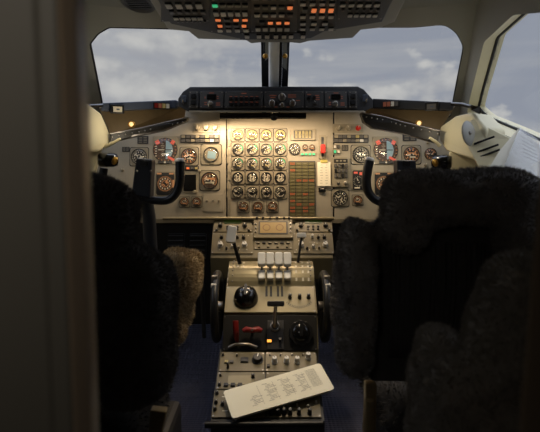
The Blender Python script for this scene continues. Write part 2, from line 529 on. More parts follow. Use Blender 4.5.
# ---------------------------------------------------------------- rear bulkhead doorway in the foreground
def column_prism(name, xy, m, z0=-0.0, z1=1.66, bevel=0.003):
    mb = MB(); mb.prism(xy, z0, z1, m); return struct(mb.build(name, None, bevel))
xl = lambda px, Y: P(px, 216, Y).x
Yb = 0.45
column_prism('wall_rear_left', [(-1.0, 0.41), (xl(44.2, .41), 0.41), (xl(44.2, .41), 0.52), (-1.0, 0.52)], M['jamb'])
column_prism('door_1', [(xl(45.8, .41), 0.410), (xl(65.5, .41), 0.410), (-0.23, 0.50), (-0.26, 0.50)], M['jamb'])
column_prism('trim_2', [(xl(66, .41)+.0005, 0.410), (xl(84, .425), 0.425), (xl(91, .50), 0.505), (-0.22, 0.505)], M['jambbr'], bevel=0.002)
tmp = MB()
e1, e2 = P(541, 150, .46), P(518, 432, .46); dz = (e1-e2)/(e1.z-e2.z)
lo, hi = e2 + dz*(0-e2.z), e2 + dz*(1.66-e2.z)
tmp.ext([lo, hi, Vector((1.0, .46, 1.66)), Vector((1.0, .46, 0.0))], (0.06, 0.07, 0), M['jambbr'])
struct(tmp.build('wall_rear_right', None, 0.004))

# ---------------------------------------------------------------- overhead console
FO = Frame(0, 1.66, 39, 2.08)
def poly_on(F, pts, off=0.0):
    return [F.w(x, y, off) for x, y in pts]
oh = empty('overhead_console', FO.w(272, 20))
tag(oh, 'dark grey overhead console across the ceiling above the windscreen post', 'console')
def local(o, pts):
    inv = o.matrix_basis.inverted()
    return [inv @ p for p in pts]
shell = [(141, -30), (170.5, 24), (238, 38.5), (272, 40), (311, 38.5), (325, 31.5), (382.5, 22), (408, -30)]
body = MB(); q = local(oh, poly_on(FO, shell)); body.ext(q, (0, 0, 0.10), M['dark']); body.build('housing', oh, 0.004)
fair = [(130, -30), (165, 24.5), (168, 29.5), (188.5, 31.5), (198, 39), (246, 40.5), (251, 43.5), (262, 42.5), (290, 42.5), (300, 43.5), (310, 41), (353, 38), (361, 30), (380, 28), (395, 22), (420, -30)]
fb = MB(); q = local(oh, poly_on(FO, fair, -0.012)); fb.ext(q, (0, 0, 0.085), M['fairing']); fb.build('fairing', oh, 0.004)

btn_me = {}
def btn_mesh(kind, w, h):
    key = (kind, round(w, 4), round(h, 4))
    if key in btn_me: return btn_me[key]
    mb = MB()
    mb.prism(rrect(w, h, min(w, h)*0.15, 2), 0, 0.004, M['black'])
    mb.prism(rrect(w*0.86, h*0.8, min(w, h)*0.12, 2), 0.004, 0.007, M[kind])
    btn_me[key] = mb.mesh('push_button')
    return btn_me[key]
def overhead_module(x0, y0, x1, y1, label, rows, extra=()):
    cx, cy, w, h = FO.rect(x0, y0, x1, y1)
    r = FO.root('switch_panel', cx, cy, label, 'switch panel', 'switch panels in the overhead console')
    pl = MB()
    pts = [FO.loc((cx, cy), x, y) for x, y in ((x0, y0), (x1, y0), (x1, y1), (x0, y1))]
    pl.prism([(a, b) for a, b in pts], 0.0, 0.006, M['dark'])
    for a, b in pts:
        pl.disc((a*0.93, b*0.93), 0.0035, 0.0065, M['metal'], 8)
    pl.build('face_plate', r, 0.001)
    for (y, xs, kind, bw, bh) in rows:
        for i, x in enumerate(xs):
            k = kind[i] if isinstance(kind, (list, tuple)) else kind
            mx, my = FO.mpp(x, y)
            o = link('push_button' if k != 'metal' else 'toggle_switch', btn_mesh(k, bw*mx, bh*my), r)
            u, v = FO.loc((cx, cy), x, y); o.location = (u, v, 0.006)
            if k in ('amber', 'amber2', 'green'): o['label'] = 'lit %s caption' % ('green' if k == 'green' else 'orange')
    return r
B, D, A, G = 'button', 'buttondk', 'amber', 'green'
def span(a, b, n): return [a + (b-a)*i/(n-1) for i in range(n)]
overhead_module(161, -12, 209, 20, 'leftmost dark overhead switch panel with two rows of pale unlit buttons',
    [(-7, span(166, 202, 5), D, 6, 4), (3, span(169, 199, 4), B, 7, 5), (9.5, span(172, 203, 5), D, 5, 3), (15.6, span(176, 200, 5), B, 5.4, 2.8), (18.6, span(178, 205, 7), D, 2, 1.2)])
overhead_module(210.5, -12, 250, 31, 'overhead switch panel with the one green caption, second from left',
    [(-6, span(215, 245, 5), D, 6, 4), (2.5, span(215, 245, 5), [G, D, D, D, D], 6, 3), (11, span(216, 245, 5), B, 5.5, 4.5), (17, [218, 227, 236, 245], [A, D, A, A], 6, 2), (23, [220, 228, 236, 244], [A, D, D, A], 5.2, 2.6), (27.8, span(220, 246, 4), B, 5.5, 3)])
overhead_module(251, -12, 297, 31, 'middle overhead switch panel with three adjoining orange captions in one row',
    [(-5, span(256, 292, 5), D, 6, 4), (4.5, span(257, 290, 5), [D, D, B, D, A], 6, 3), (12.4, span(257, 290, 5), [B, B, B, B, D], 6, 3), (20, span(262, 287, 4), [D, A, A, A], 5.6, 2.4), (26.6, span(258, 287, 5), B, 5.6, 3.6)])
overhead_module(298.5, -12, 336, 29, 'overhead switch panel with three stepped orange captions near its top, fourth from left',
    [(-5, span(303, 332, 4), D, 6, 4), (1, span(303, 332, 4), B, 6, 3), (7.2, [305, 314, 322.5, 331], [D, A, A, A], 5.6, 4), (14, span(303, 331, 4), B, 6, 2.8), (21, span(303, 325, 3), B, 6, 2.6), (26.4, span(303, 331, 4), B, 5.6, 2.4)])
overhead_module(337.5, -12, 382, 18, 'rightmost dark overhead switch panel with a single row of pale buttons at its front',
    [(-5, span(343, 378, 5), D, 6, 4), (2, span(343, 377, 5), B, 6, 3), (12.6, span(350, 375, 5), B, 5, 2.6), (7, span(343, 378, 6), D, 3, 1.6)])
overhead_module(240, 31.6, 306, 38, 'narrow front edge panel of the overhead console above the windscreen post',
    [(34, [247, 259, 267, 276, 284, 291, 303], B, 5, 3.2), (36.6, span(262, 280, 7), 'metal', 1.2, 1.0)])

# ceiling vent, upper left
cv = empty('ceiling_vent', hit(138, 2, *HULL['ceiling']))
tag(cv, 'dark oval ceiling air vent with painted recess shade, left of the overhead console', 'vent')
mb = MB()
T = Matrix.Scale(1.9, 4, (0, 1, 0))
mb.lathe([(0.062, -0.0005), (0.058, -0.008), (0.052, -0.010), (0.048, -0.008), (0.046, -0.004), (0.0, -0.004)], M['dark2'], 28, T, True, False)
mb.build('rim', cv)
mb = MB()
mb.disc((0, 0), 0.046, -0.0045, M['deep'], 24, T)  # flat dark disc paints in the shade of the recess
for k in range(5): mb.box((0, -0.05 + 0.025*k, -0.006), (0.075, 0.006, 0.002), M['deep'])
mb.build('grille', cv)

# ---------------------------------------------------------------- main instrument panel
FP = Frame(115, 2.50, 222, 2.415)
FPb = FP
def panel_plate(name, pts, label, cx, cy, thick=0.006, m=None, F=FP):
    r = F.root(name, cx, cy, label, 'instrument panel')
    poly = [F.loc((cx, cy), x, y) for x, y in pts]
    mb = MB(); mb.prism(poly[::-1], -thick, 0.0, m or M['panel'])
    # quarter turn fasteners along the edge
    n = len(poly)
    for i in range(n):
        a, b = Vector(poly[i]), Vector(poly[(i+1) % n])
        L = (b-a).length; k = max(1, int(L/0.09))
        ctr = Vector((0, 0))
        for j in range(k):
            p = a + (b-a)*((j+0.5)/k); p = p - p.normalized()*0.008
            mb.disc((p.x, p.y), 0.0032, 0.0006, M['metal'], 8)
    mb.build('plate', r, 0.0012)
    return r
pl_l = panel_plate('instrument_panel', [(96, 140), (113, 136), (160, 124), (190, 108), (226, 108), (226, 221), (96, 221)],
    'beige instrument panel left of the engine gauges, behind the left control yoke', 170, 170)
pl_c = panel_plate('instrument_panel', [(227.5, 108), (333, 108), (333, 221), (227.5, 221)],
    'beige centre instrument panel carrying the grid of engine gauges', 270, 170)
pl_r = panel_plate('instrument_panel', [(334.5, 108), (370, 108), (400, 124), (440, 136), (452, 140), (452, 221), (334.5, 221)],
    'beige instrument panel right of the engine gauges, behind the right control yoke', 390, 170)
mb = MB(); mb.ext([P(182, 109, 2.53), P(372, 109, 2.53), P(440, 140, 2.51), P(440, 226, 2.46), P(110, 226, 2.46), P(110, 142, 2.51)], (0, 0.02, 0), M['dark'])
tag(mb.build('panel_backing'), 'dark frame behind the beige instrument panels, glimpsed in their seams', 'frame')
# hinge seam between the left and the centre panel
sm = FP.root('piano_hinge', 227, 170, 'vertical hinge strip between the left and centre instrument panels', 'hinge')
mb = MB()
for k in range(6):
    y = 122 + k*17
    u, v = FP.loc((227, 170), 228 + (k % 2)*1.5, y); mb.box((u, v, 0.002), (0.010, 0.07, 0.004), M['panel2'])
    mb.disc((u, v), 0.004, 0.0045, M['metal'], 8)
mb.build('leaf_plate', sm)

_me = {}
def bezel_mesh(r, sq=True, k=1.16):
    key = ('bz', round(r, 4), sq, k)
    if key not in _me:
        mb = MB(); s = r*2*k
        if sq:
            mb.prism(rrect(s*1.07, s*1.07, r*0.28, 3), 0, 0.0012, M['face'])  # slightly larger black plate paints the shadow gap around the bezel
            mb.prism(rrect(s, s, r*0.28, 3), 0.0012, 0.004, M['panel2'])
            for sx in (-1, 1):
                for sy in (-1, 1): mb.disc((sx*s*0.43, sy*s*0.43), r*0.09, 0.0045, M['metal'], 8)
        mb.lathe([(r*0.93, 0.003), (r*1.03, 0.003), (r*1.03, 0.008), (r*0.98, 0.0095), (r*0.93, 0.007), (r*0.93, 0.003)], M['black'], 28, None, True, False)
        _me[key] = mb.mesh('bezel')
    return _me[key]
def face_mesh(kind, r):
    key = ('fc', kind, round(r, 4))
    if key in _me: return _me[key]
    mb = MB(); z = 0.0042
    def ticks(n, r0, r1, w, m, a0=0, a1=360, every=1):
        for i in range(n):
            a = R(a0 + (a1-a0)*i/n)
            rr = (r0+r1)/2*r
            mb.quad((rr*math.cos(a), rr*math.sin(a)), (r1-r0)*r, w*r, z+0.0004, m, a)
    def arc(r0, r1, a0, a1, m, n=14):
        v = []
        for i in range(n+1):
            a = R(a0 + (a1-a0)*i/n)
            v += [(r0*r*math.cos(a), r0*r*math.sin(a), z+0.0005), (r1*r*math.cos(a), r1*r*math.sin(a), z+0.0005)]
        mb.add(v, [(2*i, 2*i+1, 2*i+3, 2*i+2) for i in range(n)], m)
    def nums(n, rad, sz, m, a0=0, a1=360):
        for i in range(n):
            a = R(a0 + (a1-a0)*i/n)
            mb.quad((rad*r*math.cos(a), rad*r*math.sin(a)), sz*r, sz*1.4*r, z+0.0004, m)
    base = {'thrust': 'facebr', 'rpm': 'face', 'temp': 'face', 'oil': 'face', 'fuel': 'face', 'small': 'face'}.get(kind, 'face')
    mb.disc((0, 0), r*0.93, z, M[base], 28)
    if kind == 'thrust':
        arc(0.58, 0.92, -40, 220, M['facepale'], 20); ticks(16, 0.62, 0.90, 0.05, M['face'], -40, 220)
        for a in (90, 210, 330):
            mb.quad((0.28*r*math.cos(R(a)), 0.28*r*math.sin(R(a))), 0.5*r, 0.13*r, z+0.0007, M['facepale'], R(a))
        mb.quad((0, -0.62*r), 0.62*r, 0.24*r, z+0.0008, M['facepale'])
    elif kind == 'rpm':
        ticks(24, 0.62, 0.9, 0.07, M['white'], -120, 180); nums(8, 0.52, 0.13, M['white'], -120, 180)
        mb.quad((0.26*r, -0.16*r), 0.55*r, 0.24*r, z+0.0006, M['facepale']); arc(0.80, 0.92, -10, 60, M['green'])
    elif kind == 'temp':
        ticks(22, 0.60, 0.9, 0.07, M['white'], -60, 220); nums(6, 0.5, 0.14, M['white'], -60, 200)
        arc(0.80, 0.92, 10, 80, M['green']); mb.quad((0.12*r, -0.36*r), 0.6*r, 0.22*r, z+0.0006, M['facepale'])
    elif kind == 'oil':
        for s in (-1, 1):
            arc(0.62, 0.72, 90-s*70, 90-s*10, M['white']); arc(0.62, 0.72, 270-s*70, 270-s*10, M['white'])
            mb.quad((s*0.28*r, 0), 0.16*r, 1.1*r, z+0.0006, M['white'])
            for j in range(5): mb.quad((s*0.52*r, (-0.4+0.2*j)*r), 0.16*r, 0.05*r, z+0.0006, M['white'])
    elif kind == 'fuel':
        ticks(16, 0.62, 0.9, 0.08, M['white'], 20, 340); arc(0.72, 0.8, 30, 150, M['white']); nums(5, 0.46, 0.14, M['white'], 30, 200)
    elif kind == 'small':
        ticks(14, 0.58, 0.9, 0.09, M['orange'], -50, 230); mb.quad((0, -0.32*r), 0.8*r, 0.26*r, z+0.0006, M['orange'])
        arc(0.34, 0.46, -20, 200, M['white'])
    elif kind == 'airspeed':
        ticks(48, 0.82, 0.93, 0.03, M['white']); ticks(24, 0.72, 0.93, 0.05, M['white'], 0, 360); nums(11, 0.58, 0.13, M['white'])
        mb.quad((0.22*r, -0.05*r), 0.62*r, 0.24*r, z+0.0006, M['white']); arc(0.20, 0.28, 0, 360, M['white'], 24)
    elif kind == 'altimeter':
        ticks(50, 0.80, 0.93, 0.03, M['orange']); ticks(10, 0.72, 0.93, 0.07, M['orange']); nums(10, 0.6, 0.16, M['orange'])
        mb.quad((0, 0.12*r), 1.1*r, 0.30*r, z+0.0006, M['orange']); mb.quad((0.1*r, -0.3*r), 0.7*r, 0.16*r, z+0.0006, M['white'])
    elif kind == 'vsi':
        ticks(26, 0.74, 0.92, 0.05, M['orange'], 20, 340); nums(8, 0.62, 0.14, M['orange'], 30, 330)
        for j in (-1, 0, 1): mb.quad((j*0.36*r, 0.05*r), 0.14*r, 0.34*r, z+0.0006, M['orange'])
    elif kind == 'clock':
        ticks(60, 0.82, 0.92, 0.025, M['white']); ticks(12, 0.74, 0.92, 0.06, M['white']); nums(12, 0.6, 0.12, M['white']); arc(0.3, 0.33, 0, 360, M['white'], 24)
    elif kind == 'rmi':
        mb.disc((0, 0), r*0.9, z+0.0003, M['facebr'], 28); ticks(36, 0.74, 0.9, 0.05, M['orange']); nums(12, 0.6, 0.13, M['white'])
        arc(0.34, 0.40, 0, 360, M['orange'], 24); mb.quad((0, 0), 0.9*r, 0.12*r, z+0.0007, M['orange'], 0.4)
    elif kind == 'tri':
        mb.disc((0, 0), r*0.9, z+0.0003, M['facebr'], 28); ticks(30, 0.72, 0.9, 0.05, M['orange'], -40, 220)
        mb.quad((0, 0.2*r), 1.3*r, 0.26*r, z+0.0007, M['orange']); mb.quad((0, -0.25*r), 1.1*r, 0.2*r, z+0.0007, M['white']); nums(6, 0.56, 0.15, M['white'], -40, 220)
    elif kind == 'plain':
        mb.disc((0, 0), r*0.9, z+0.0003, M['facepale'], 28)
    _me[key] = mb.mesh('dial_face')
    return _me[key]
def needle_mesh(r, m):
    key = ('nd', round(r, 4), m)
    if key not in _me:
        mb = MB(); w = r*0.07
        mb.prism([(-w*1.4, -r*0.25), (w*1.4, -r*0.25), (w, r*0.45), (0, r*0.78), (-w, r*0.45)], 0.0062, 0.0070, M[m])
        mb.lathe([(r*0.14, 0.0048), (r*0.14, 0.0078), (0.0, 0.0082)], M['black'], 12)
        _me[key] = mb.mesh('needle')
    return _me[key]
def glass_mesh(r):
    key = ('gl', round(r, 4))
    if key not in _me:
        mb = MB(); mb.lathe([(r*0.93, 0.0085), (r*0.93, 0.0095), (r*0.5, 0.0112), (0.0001, 0.0116)], M['glass'], 24, None, True, False)
        _me[key] = mb.mesh('cover_glass')
    return _me[key]
def dial(px, py, rpx, kind, label, name='gauge', group=None, ang=0.0, ang2=None, nm='white', sq=True, glass=True, F=FP, k=1.16, off=0.0):
    r = round(rpx*F.mpp(px, py)[0], 4)
    o = F.root(name, px, py, label, 'gauge', group, off)
    link('bezel', bezel_mesh(r, sq, k), o); link('dial_face', face_mesh(kind, r), o)
    n = link('needle', needle_mesh(r, nm), o); n.rotation_euler.z = R(ang)
    if ang2 is not None:
        n = link('needle', needle_mesh(r, nm), o); n.rotation_euler.z = R(ang2)
    if glass: link('cover_glass', glass_mesh(r), o)
    return o

# engine gauges: five rows of four and three below
COLW = ('leftmost', 'second', 'third', 'rightmost')
rows = [(135.1, 'thrust', 'cream-faced', 'top gauge row', [20, 18, 22, 15], 'white'),
        (149.4, 'rpm', 'black', 'second row from the top', [-60, -62, -58, -61], 'white'),
        (163.7, 'temp', 'green-arced', 'middle gauge row', [-70, -35, -30, -66], 'white'),
        (177.9, 'oil', 'twin-scale', 'fourth row from the top', [30, 28, 33, 26], 'white'),
        (192.3, 'fuel', 'dark', 'fifth row from the top', [60, 62, 57, 130], 'white')]
for (y, kind, look, row, angs, nm) in rows:
    for i, x in enumerate((237.9, 252.2, 266.3, 280.3)):
        dial(x, y, 5.5, kind, '%s round engine gauge, %s of four in the %s' % (look, COLW[i], row),
             'engine_gauge', 'engine gauges in the centre panel grid', angs[i], angs[i] + 150 if kind == 'oil' else None, nm, k=1.2)
for i, x in enumerate((243.5, 258, 272.5)):
    dial(x, 206.8, 5.0, 'small', 'small round gauge, %s of the three below the engine gauge grid' % ('left', 'middle', 'right')[i],
         'pressure_gauge', 'three small gauges below the engine grid', [40, 55, 35][i])
# counter unit
cx, cy, w, h = FP.rect(290.5, 129.3, 315.5, 140.6)
o = FP.root('fuel_counter', cx, cy, 'rectangular instrument with five vertical counters right of the top engine gauges', 'gauge')
mb = MB(); mb.prism(rrect(w, h, 0.004, 3), 0, 0.010, M['panel2']); mb.prism(rrect(w*0.74, h*0.74, 0.003, 2), 0.010, 0.011, M['black']); mb.build('bezel', o, 0.001)
for k in range(5):
    mb = MB(); u = (k-2)*w*0.135; mb.quad((u, 0), w*0.085, h*0.62, 0.0116, M['facepale'])
    for j in range(5): mb.quad((u, (j-2)*h*0.115), w*0.06, h*0.05, 0.012, M['face'])
    mb.build('counter_drum', o)
dial(294.5, 149.3, 5.6, 'clock', 'pale round gauge directly below the five-counter instrument', 'temperature_gauge', ang=120, sq=False)
for i, x in enumerate((305, 312)):
    dial(x, 147.6, 2.8, 'small', 'tiny round indicator, %s of two beside the gauge under the counter instrument' % ('left', 'right')[i], 'trim_indicator', 'two tiny indicators', [30, -30][i], sq=False, glass=False)
o = FP.root('indicator_lights', 308, 154.3, 'row of four small green lights above the warning caption board', 'indicator light')
mb = MB(); mb.box((0, 0, 0.001), (0.085, 0.016, 0.004), M['panel2']); mb.build('strip', o)
for k in range(4):
    mb = MB(); mb.prism(rrect(0.013, 0.009, 0.002, 2), 0.003, 0.006, M['green']); p = mb.build('lamp', o); p.location.x = (k-1.5)*0.018

# central annunciator board
cx, cy, w, h = FP.rect(288.5, 161, 315.5, 217.5)
o = FP.root('warning_board', cx, cy, 'tall olive warning caption board with scattered lit orange captions, right of the engine gauges', 'annunciator')
mb = MB(); mb.prism(rrect(w, h, 0.003, 2), 0, 0.006, M['dark2']); mb.build('frame', o, 0.001)
capmat = mat('caption_olive', (92, 88, 60), 0.35, 0, 0.15)
lit = {(0, 0), (0, 2), (1, 5), (2, 5), (3, 5), (0, 9), (2, 9), (0, 11), (0, 13), (1, 12), (2, 13), (2, 14), (3, 12), (0, 14), (1, 5)}
cw, chh = w*0.94/4, h*0.96/16
capm = {}
for key, m in (('off', capmat), ('on', capmat)):
    mb = MB(); mb.prism(rrect(cw*0.90, chh*0.84, 0.001, 2), 0.006, 0.009, m)
    if key == 'on':
        for j in range(4): mb.quad(((j-1.5)*cw*0.20, chh*0.16), cw*0.14, chh*0.22, 0.0094, M['annlit'])
        for j in range(3): mb.quad(((j-1)*cw*0.24, -chh*0.18), cw*0.16, chh*0.22, 0.0094, M['annlit'])
    else:
        mb.quad((0, 0), cw*0.5, chh*0.08, 0.0094, M['panel2'])
    capm[key] = mb.mesh('caption')
for c in range(4):
    for r_ in range(16):
        on = (c, r_) in lit
        p = link('caption', capm['on' if on else 'off'], o)
        p.location = ((c-1.5)*cw, h*0.48 - (r_+0.5)*chh, 0)
        if on: p['label'] = 'lit orange caption'

# landing gear lever in its slot and the note card clipped below
o = FP.root('gear_lever', 322.4, 147, 'red-handled lever in a vertical slot right of the counter instrument', 'lever')
mx = FP.mpp(322, 147)[0]
mb = MB(); mb.prism(rrect(7.5*mx, 24*mx, 0.004, 3), 0, 0.006, M['panel2']); mb.prism(rrect(2.6*mx, 20*mx, 0.004, 3), 0.006, 0.007, M['black']); mb.build('guide_plate', o)
mb = MB(); mb.tube([(0, 0, 0), (0, 0, 0.035)], 0.005, M['metal'])
mb.build('stem', o)
mb = MB(); mb.prism(rrect(5*mx, 9*mx, 0.008, 4), 0.018, 0.036, M['red']); p = mb.build('knob', o, 0.003); p.location = (0, -3.2*mx, 0); p['label'] = 'red lever knob'
o = FP.root('note_card', 324, 174, 'white handwritten note card clipped below the red-handled lever', 'card', off=0.012)
mb = MB(); mb.box((0, 0, 0), (13*mx, 24*mx, 0.0015), M['paper'])
for k in range(8):
    for j in range(2): mb.quad(((j-0.5)*5*mx + rnd.uniform(-.3, .3)*mx, (9-2.6*k)*mx), rnd.uniform(1.5, 3.2)*mx, 0.35*mx, 0.0012, M['ink'])
mb.build('sheet', o)
mb = MB(); mb.box((0, 12.6*mx, 0.001), (7*mx, 3*mx, 0.008), M['clip']); mb.box((0, 12*mx, -0.006), (7*mx, 2*mx, 0.012), M['metal']); mb.build('clip', o, 0.001)
o = FP.root('card_holder', 322, 190, 'small black holder at the bottom edge of the note card', 'holder')
mb = MB(); mb.box((0, 0, 0.006), (7*mx, 4*mx, 0.012), M['black']); mb.box((0, 0.3*mx, 0.013), (4*mx, 1.2*mx, 0.004), M['metal']); mb.build('body', o, 0.002)

# knob strips, caption rows
def knob_mesh(key, r, h, m, pointer=True, cap=None):
    k = ('kn', key, round(r, 4), round(h, 4))
    if k not in _me:
        mb = MB()
        mb.lathe([(r*1.15, 0), (r*1.15, h*0.2), (r, h*0.25), (r*0.92, h*0.95), (r*0.8, h), (0.0, h)], M[m], 18, None, False)
        if pointer: mb.box((0, r*0.5, h), (r*0.22, r*0.9, h*0.08), M[cap or 'white'])
        _me[k] = mb.mesh('knob')
    return _me[k]
def knob(F, root, rp, px, py, rpx, m='dark', h=0.014, ang=0.0, z=0.004, key=None, cap=None, name='knob', label=None):
    r = rpx*F.mpp(px, py)[0]
    o = link(name, knob_mesh(m + str(cap), r, h, m, True, cap), root)
    u, v = F.loc(rp, px, py); o.location = (u, v, z); o.rotation_euler.z = R(ang)
    if label: o['label'] = label
    return o
def flat_unit(F, x0, y0, x1, y1, name, label, cat, m='panel2', t=0.004, group=None, rr=0.003, off=0.0, screws=True):
    cx, cy, w, h = F.rect(x0, y0, x1, y1)
    o = F.root(name, cx, cy, label, cat, group, off)
    mb = MB(); mb.prism(rrect(w, h, min(rr, w*.3, h*.3), 3), 0, t, M[m])
    if screws:
        for sx in (-1, 1):
            for sy in (-1, 1): mb.disc((sx*(w/2-0.006), sy*(h/2-0.006)), 0.003, t+0.0004, M['metal'], 8)
    mb.build('face_plate', o, 0.001)
    return o, (cx, cy), w, h
def caprow(F, o, rp, xs, ys, w, h, mats, z=0.004, name='caption'):
    k = 0
    for y in ys:
        for x in xs:
            m = mats[k % len(mats)]; k += 1
            mx, my = F.mpp(x, y)
            p = link(name, btn_mesh(m, w*mx, h*my), o); u, v = F.loc(rp, x, y); p.location = (u, v, z)
for side, xa, xb in (('left', 193, 220), ('right', 333, 363)):
    o, rp, w, h = flat_unit(FP, xa, 124, xb, 133, 'knob_panel', 'narrow panel with three dimmer knobs under the glareshield, %s of centre' % side, 'knob panel', group='dimmer knob panels under the glareshield')
    for i, x in enumerate(span(xa+5, xb-5, 3)):
        knob(FP, o, rp, x, 128.5, 2.3, 'panel2' if i < 2 else ('red' if side == 'right' else 'panel2'), 0.016, rnd.uniform(-60, 60))
    xa2, xb2 = (180.5, 219.8) if side == 'left' else (333, 368.5)
    o, rp, w, h = flat_unit(FP, xa2, 134.8, xb2, 143.2, 'caption_panel', 'double row of small caption lights below the three dimmer knobs, %s of centre' % side, 'annunciator', 'dark2', group='double rows of caption lights')
    caprow(FP, o, rp, span(xa2+3, xb2-3, 8), (137, 141), 4.2, 3.4, ['panel2', D, D, 'panel2', D, 'facepale', D, 'panel2', D, D, 'panel2', D, D, 'panel2', 'button', D])
for (x, y, w_, h_, lab) in ((143, 140, 11, 8, 'small dark placard above the outer dial on the left instrument panel'), (126, 149.4, 7.5, 5, 'tiny dark placard at the outer edge of the left instrument panel'),
                            (409.5, 137.5, 14, 7.5, 'small dark placard above the orange altimeter on the right instrument panel'), (345, 148, 6.5, 6, 'small square dark placard left of the right airspeed dial')):
    o, rp, w, h = flat_unit(FP, x-w_/2, y-h_/2, x+w_/2, y+h_/2, 'placard', lab, 'placard', 'dark', 0.003, screws=False)
    mb = MB()
    for j in range(4):
        for i in range(2): mb.quad(((i-.5)*w*0.45, (j-1.5)*h*0.2), w*0.32, h*0.06, 0.0034, M['panel2'])
    mb.build('legend', o)

# attitude indicators
def attitude(px, py, side):
    cx, cy, w, h = FP.rect(px-12.8, py-13.8, px+12.8, py+14.2)
    o = FP.root('attitude_indicator', px, py, 'large round attitude indicator with blue half-disc on the %s instrument panel' % side, 'gauge', 'attitude indicators')
    r = 12.2*FP.mpp(px, py)[0]
    mb = MB(); mb.prism(rrect(w, h, 0.006, 3), 0, 0.006, M['panel2'])
    for sx in (-1, 1):
        for sy in (-1, 1): mb.disc((sx*w*.45, sy*h*.45), 0.004, 0.0065, M['metal'], 8)
    pr = [(r*1.02*math.cos(R(22.5*k))*(1.0 if k % 4 else 1.0), r*1.02*math.sin(R(22.5*k))) for k in range(16)]
    mb.prism(pr, 0.006, 0.009, M['black']); mb.build('bezel', o, 0.001)
    mb = MB(); mb.disc((0, 0), r*0.96, 0.0095, M['earth'], 28); 
    for i in range(20):
        a = R(i*18); mb.quad((r*.87*math.cos(a), r*.87*math.sin(a)), r*.12, r*.04, 0.0101, M['orange'], a)
    for j in range(6): mb.quad((-r*0.74, r*(-0.5+0.2*j)), r*0.14, r*0.07, 0.0101, M['white'])
    mb.build('dial_face', o)
    mb = MB(); pts = [(r*.62*math.cos(R(-78 + 156*k/14)), r*.78*math.sin(R(-78 + 156*k/14))) for k in range(15)]
    mb.prism([(r*0.06, r*-.74)] + pts + [(r*0.06, r*.74)], 0.0098, 0.0112, M['skyblue']); s = mb.build('horizon_ball', o); s['label'] = 'pale blue half of the horizon ball'
    mb = MB(); mb.prism([(-r*.5, -r*.68), (r*0.04, -r*.68), (r*0.04, r*.68), (-r*.5, r*.68)], 0.0098, 0.0108, M['earth'])
    for j in range(7): mb.quad((-r*0.2, r*(-0.5+0.166*j)), r*(0.3 if j % 2 else 0.16), r*0.03, 0.0112, M['white'])
    mb.build('pitch_scale', o)
    mb = MB(); mb.box((-r*.3, 0, 0.0125), (r*.5, r*.06, 0.002), M['white']); mb.box((r*.3, 0, 0.0125), (r*.5, r*.06, 0.002), M['black']); mb.box((0, -r*.2, 0.0125), (r*.12, r*.36, 0.002), M['black']); mb.build('aircraft_symbol', o)
    for (a, b, ww, hh) in ((-.62, .62, .34, .34), (.62, .62, .3, .34), (.5, -.72, .6, .2)):
        mb = MB(); mb.quad((0, 0), r*ww, r*hh, 0.0118, M['redlit'], 0.5 if a < 0 else -0.5); p = mb.build('warning_flag', o); p.location = (r*a, r*b, 0); p['label'] = 'lit red warning flag'
    link('cover_glass', glass_mesh(round(r, 4)), o).location.z = 0.004
    # slip tube below
    mb = MB(); mb.box((0, -h*.44, 0.008), (w*0.55, h*0.09, 0.006), M['black']); mb.disc((0, -h*.44), h*0.035, 0.0115, M['white'], 10); mb.build('slip_tube', o, 0.001)
attitude(165.5, 150.3, 'left'); attitude(385.5, 150.5, 'right')
# heading indicators
def heading(px, py, side):
    cx, cy, w, h = FP.rect(px-10, py-12.5, px+10, py+12.5)
    r = 8.6*FP.mpp(px, py)[0]
    o = FP.root('heading_indicator', px, py, 'compass heading indicator with lit orange markings below the %s attitude indicator' % side, 'gauge', 'heading indicators')
    mb = MB(); mb.prism(rrect(w, h, 0.006, 3), 0, 0.006, M['panel2']); mb.prism(rrect(w*0.9, h*0.9, 0.012, 4), 0.006, 0.008, M['black']); mb.build('bezel', o, 0.001)
    f = link('dial_face', face_mesh('rmi', round(r, 4)), o); f.location.z = 0.005
    n = link('needle', needle_mesh(round(r, 4), 'orange'), o); n.location.z = 0.005; n.rotation_euler.z = R(-30)
    for (a, b, ww, hh) in ((-.7, 1.18, .5, .18), (.7, 1.18, .5, .18), (0.95, 0, .2, .9)):
        mb = MB(); mb.prism(rrect(r*ww, r*hh, 0.001, 2), 0.0080, 0.0102, M['orange']); p = mb.build('readout', o); p.location = (r*a, r*b, 0)
heading(165.5, 184, 'left'); heading(383.5, 184, 'right')
dial(139.3, 156.8, 7.8, 'airspeed', 'round black dial outboard of the left attitude indicator, behind the left yoke', 'airspeed_indicator', ang=60)
dial(189.2, 156.4, 7.8, 'altimeter', 'round altimeter right of the left attitude indicator', 'altimeter', ang=-140, ang2=30)
dial(360.8, 154.8, 8.2, 'airspeed', 'round black airspeed dial with bold white figures, left of the right attitude indicator', 'airspeed_indicator', ang=-50)
dial(411.3, 154.8, 8.0, 'altimeter', 'round orange-lit altimeter right of the right attitude indicator', 'altimeter', ang=100)
dial(430.3, 154.2, 6.0, 'vsi', 'round red-lit dial at the outer edge of the right instrument panel', 'climb_indicator', ang=80, sq=False)
o = dial(209.8, 180.6, 8.4, 'tri', 'round orange-lit dial below the glare-covered dial near the left panel edge', 'radio_altimeter', ang=70)
# dial with a bright reflection painted on as a pale patch
o = FP.root('television_dial', 211.3, 154.6, 'square instrument with a painted white glare patch on the left panel', 'gauge')
o.name = 'vertical_speed_display'
r = 7.4*FP.mpp(211, 155)[0]
link('bezel', bezel_mesh(round(r, 4), True, 1.36), o)
mb = MB(); mb.disc((0, 0), r*.95, 0.0045, M['panel2'], 28); mb.quad((0.06*r, -0.08*r), r*1.1, r*1.0, 0.0052, M['skyblue'], -0.12); mb.build('glare_patch', o)
link('cover_glass', glass_mesh(round(r, 4)), o)
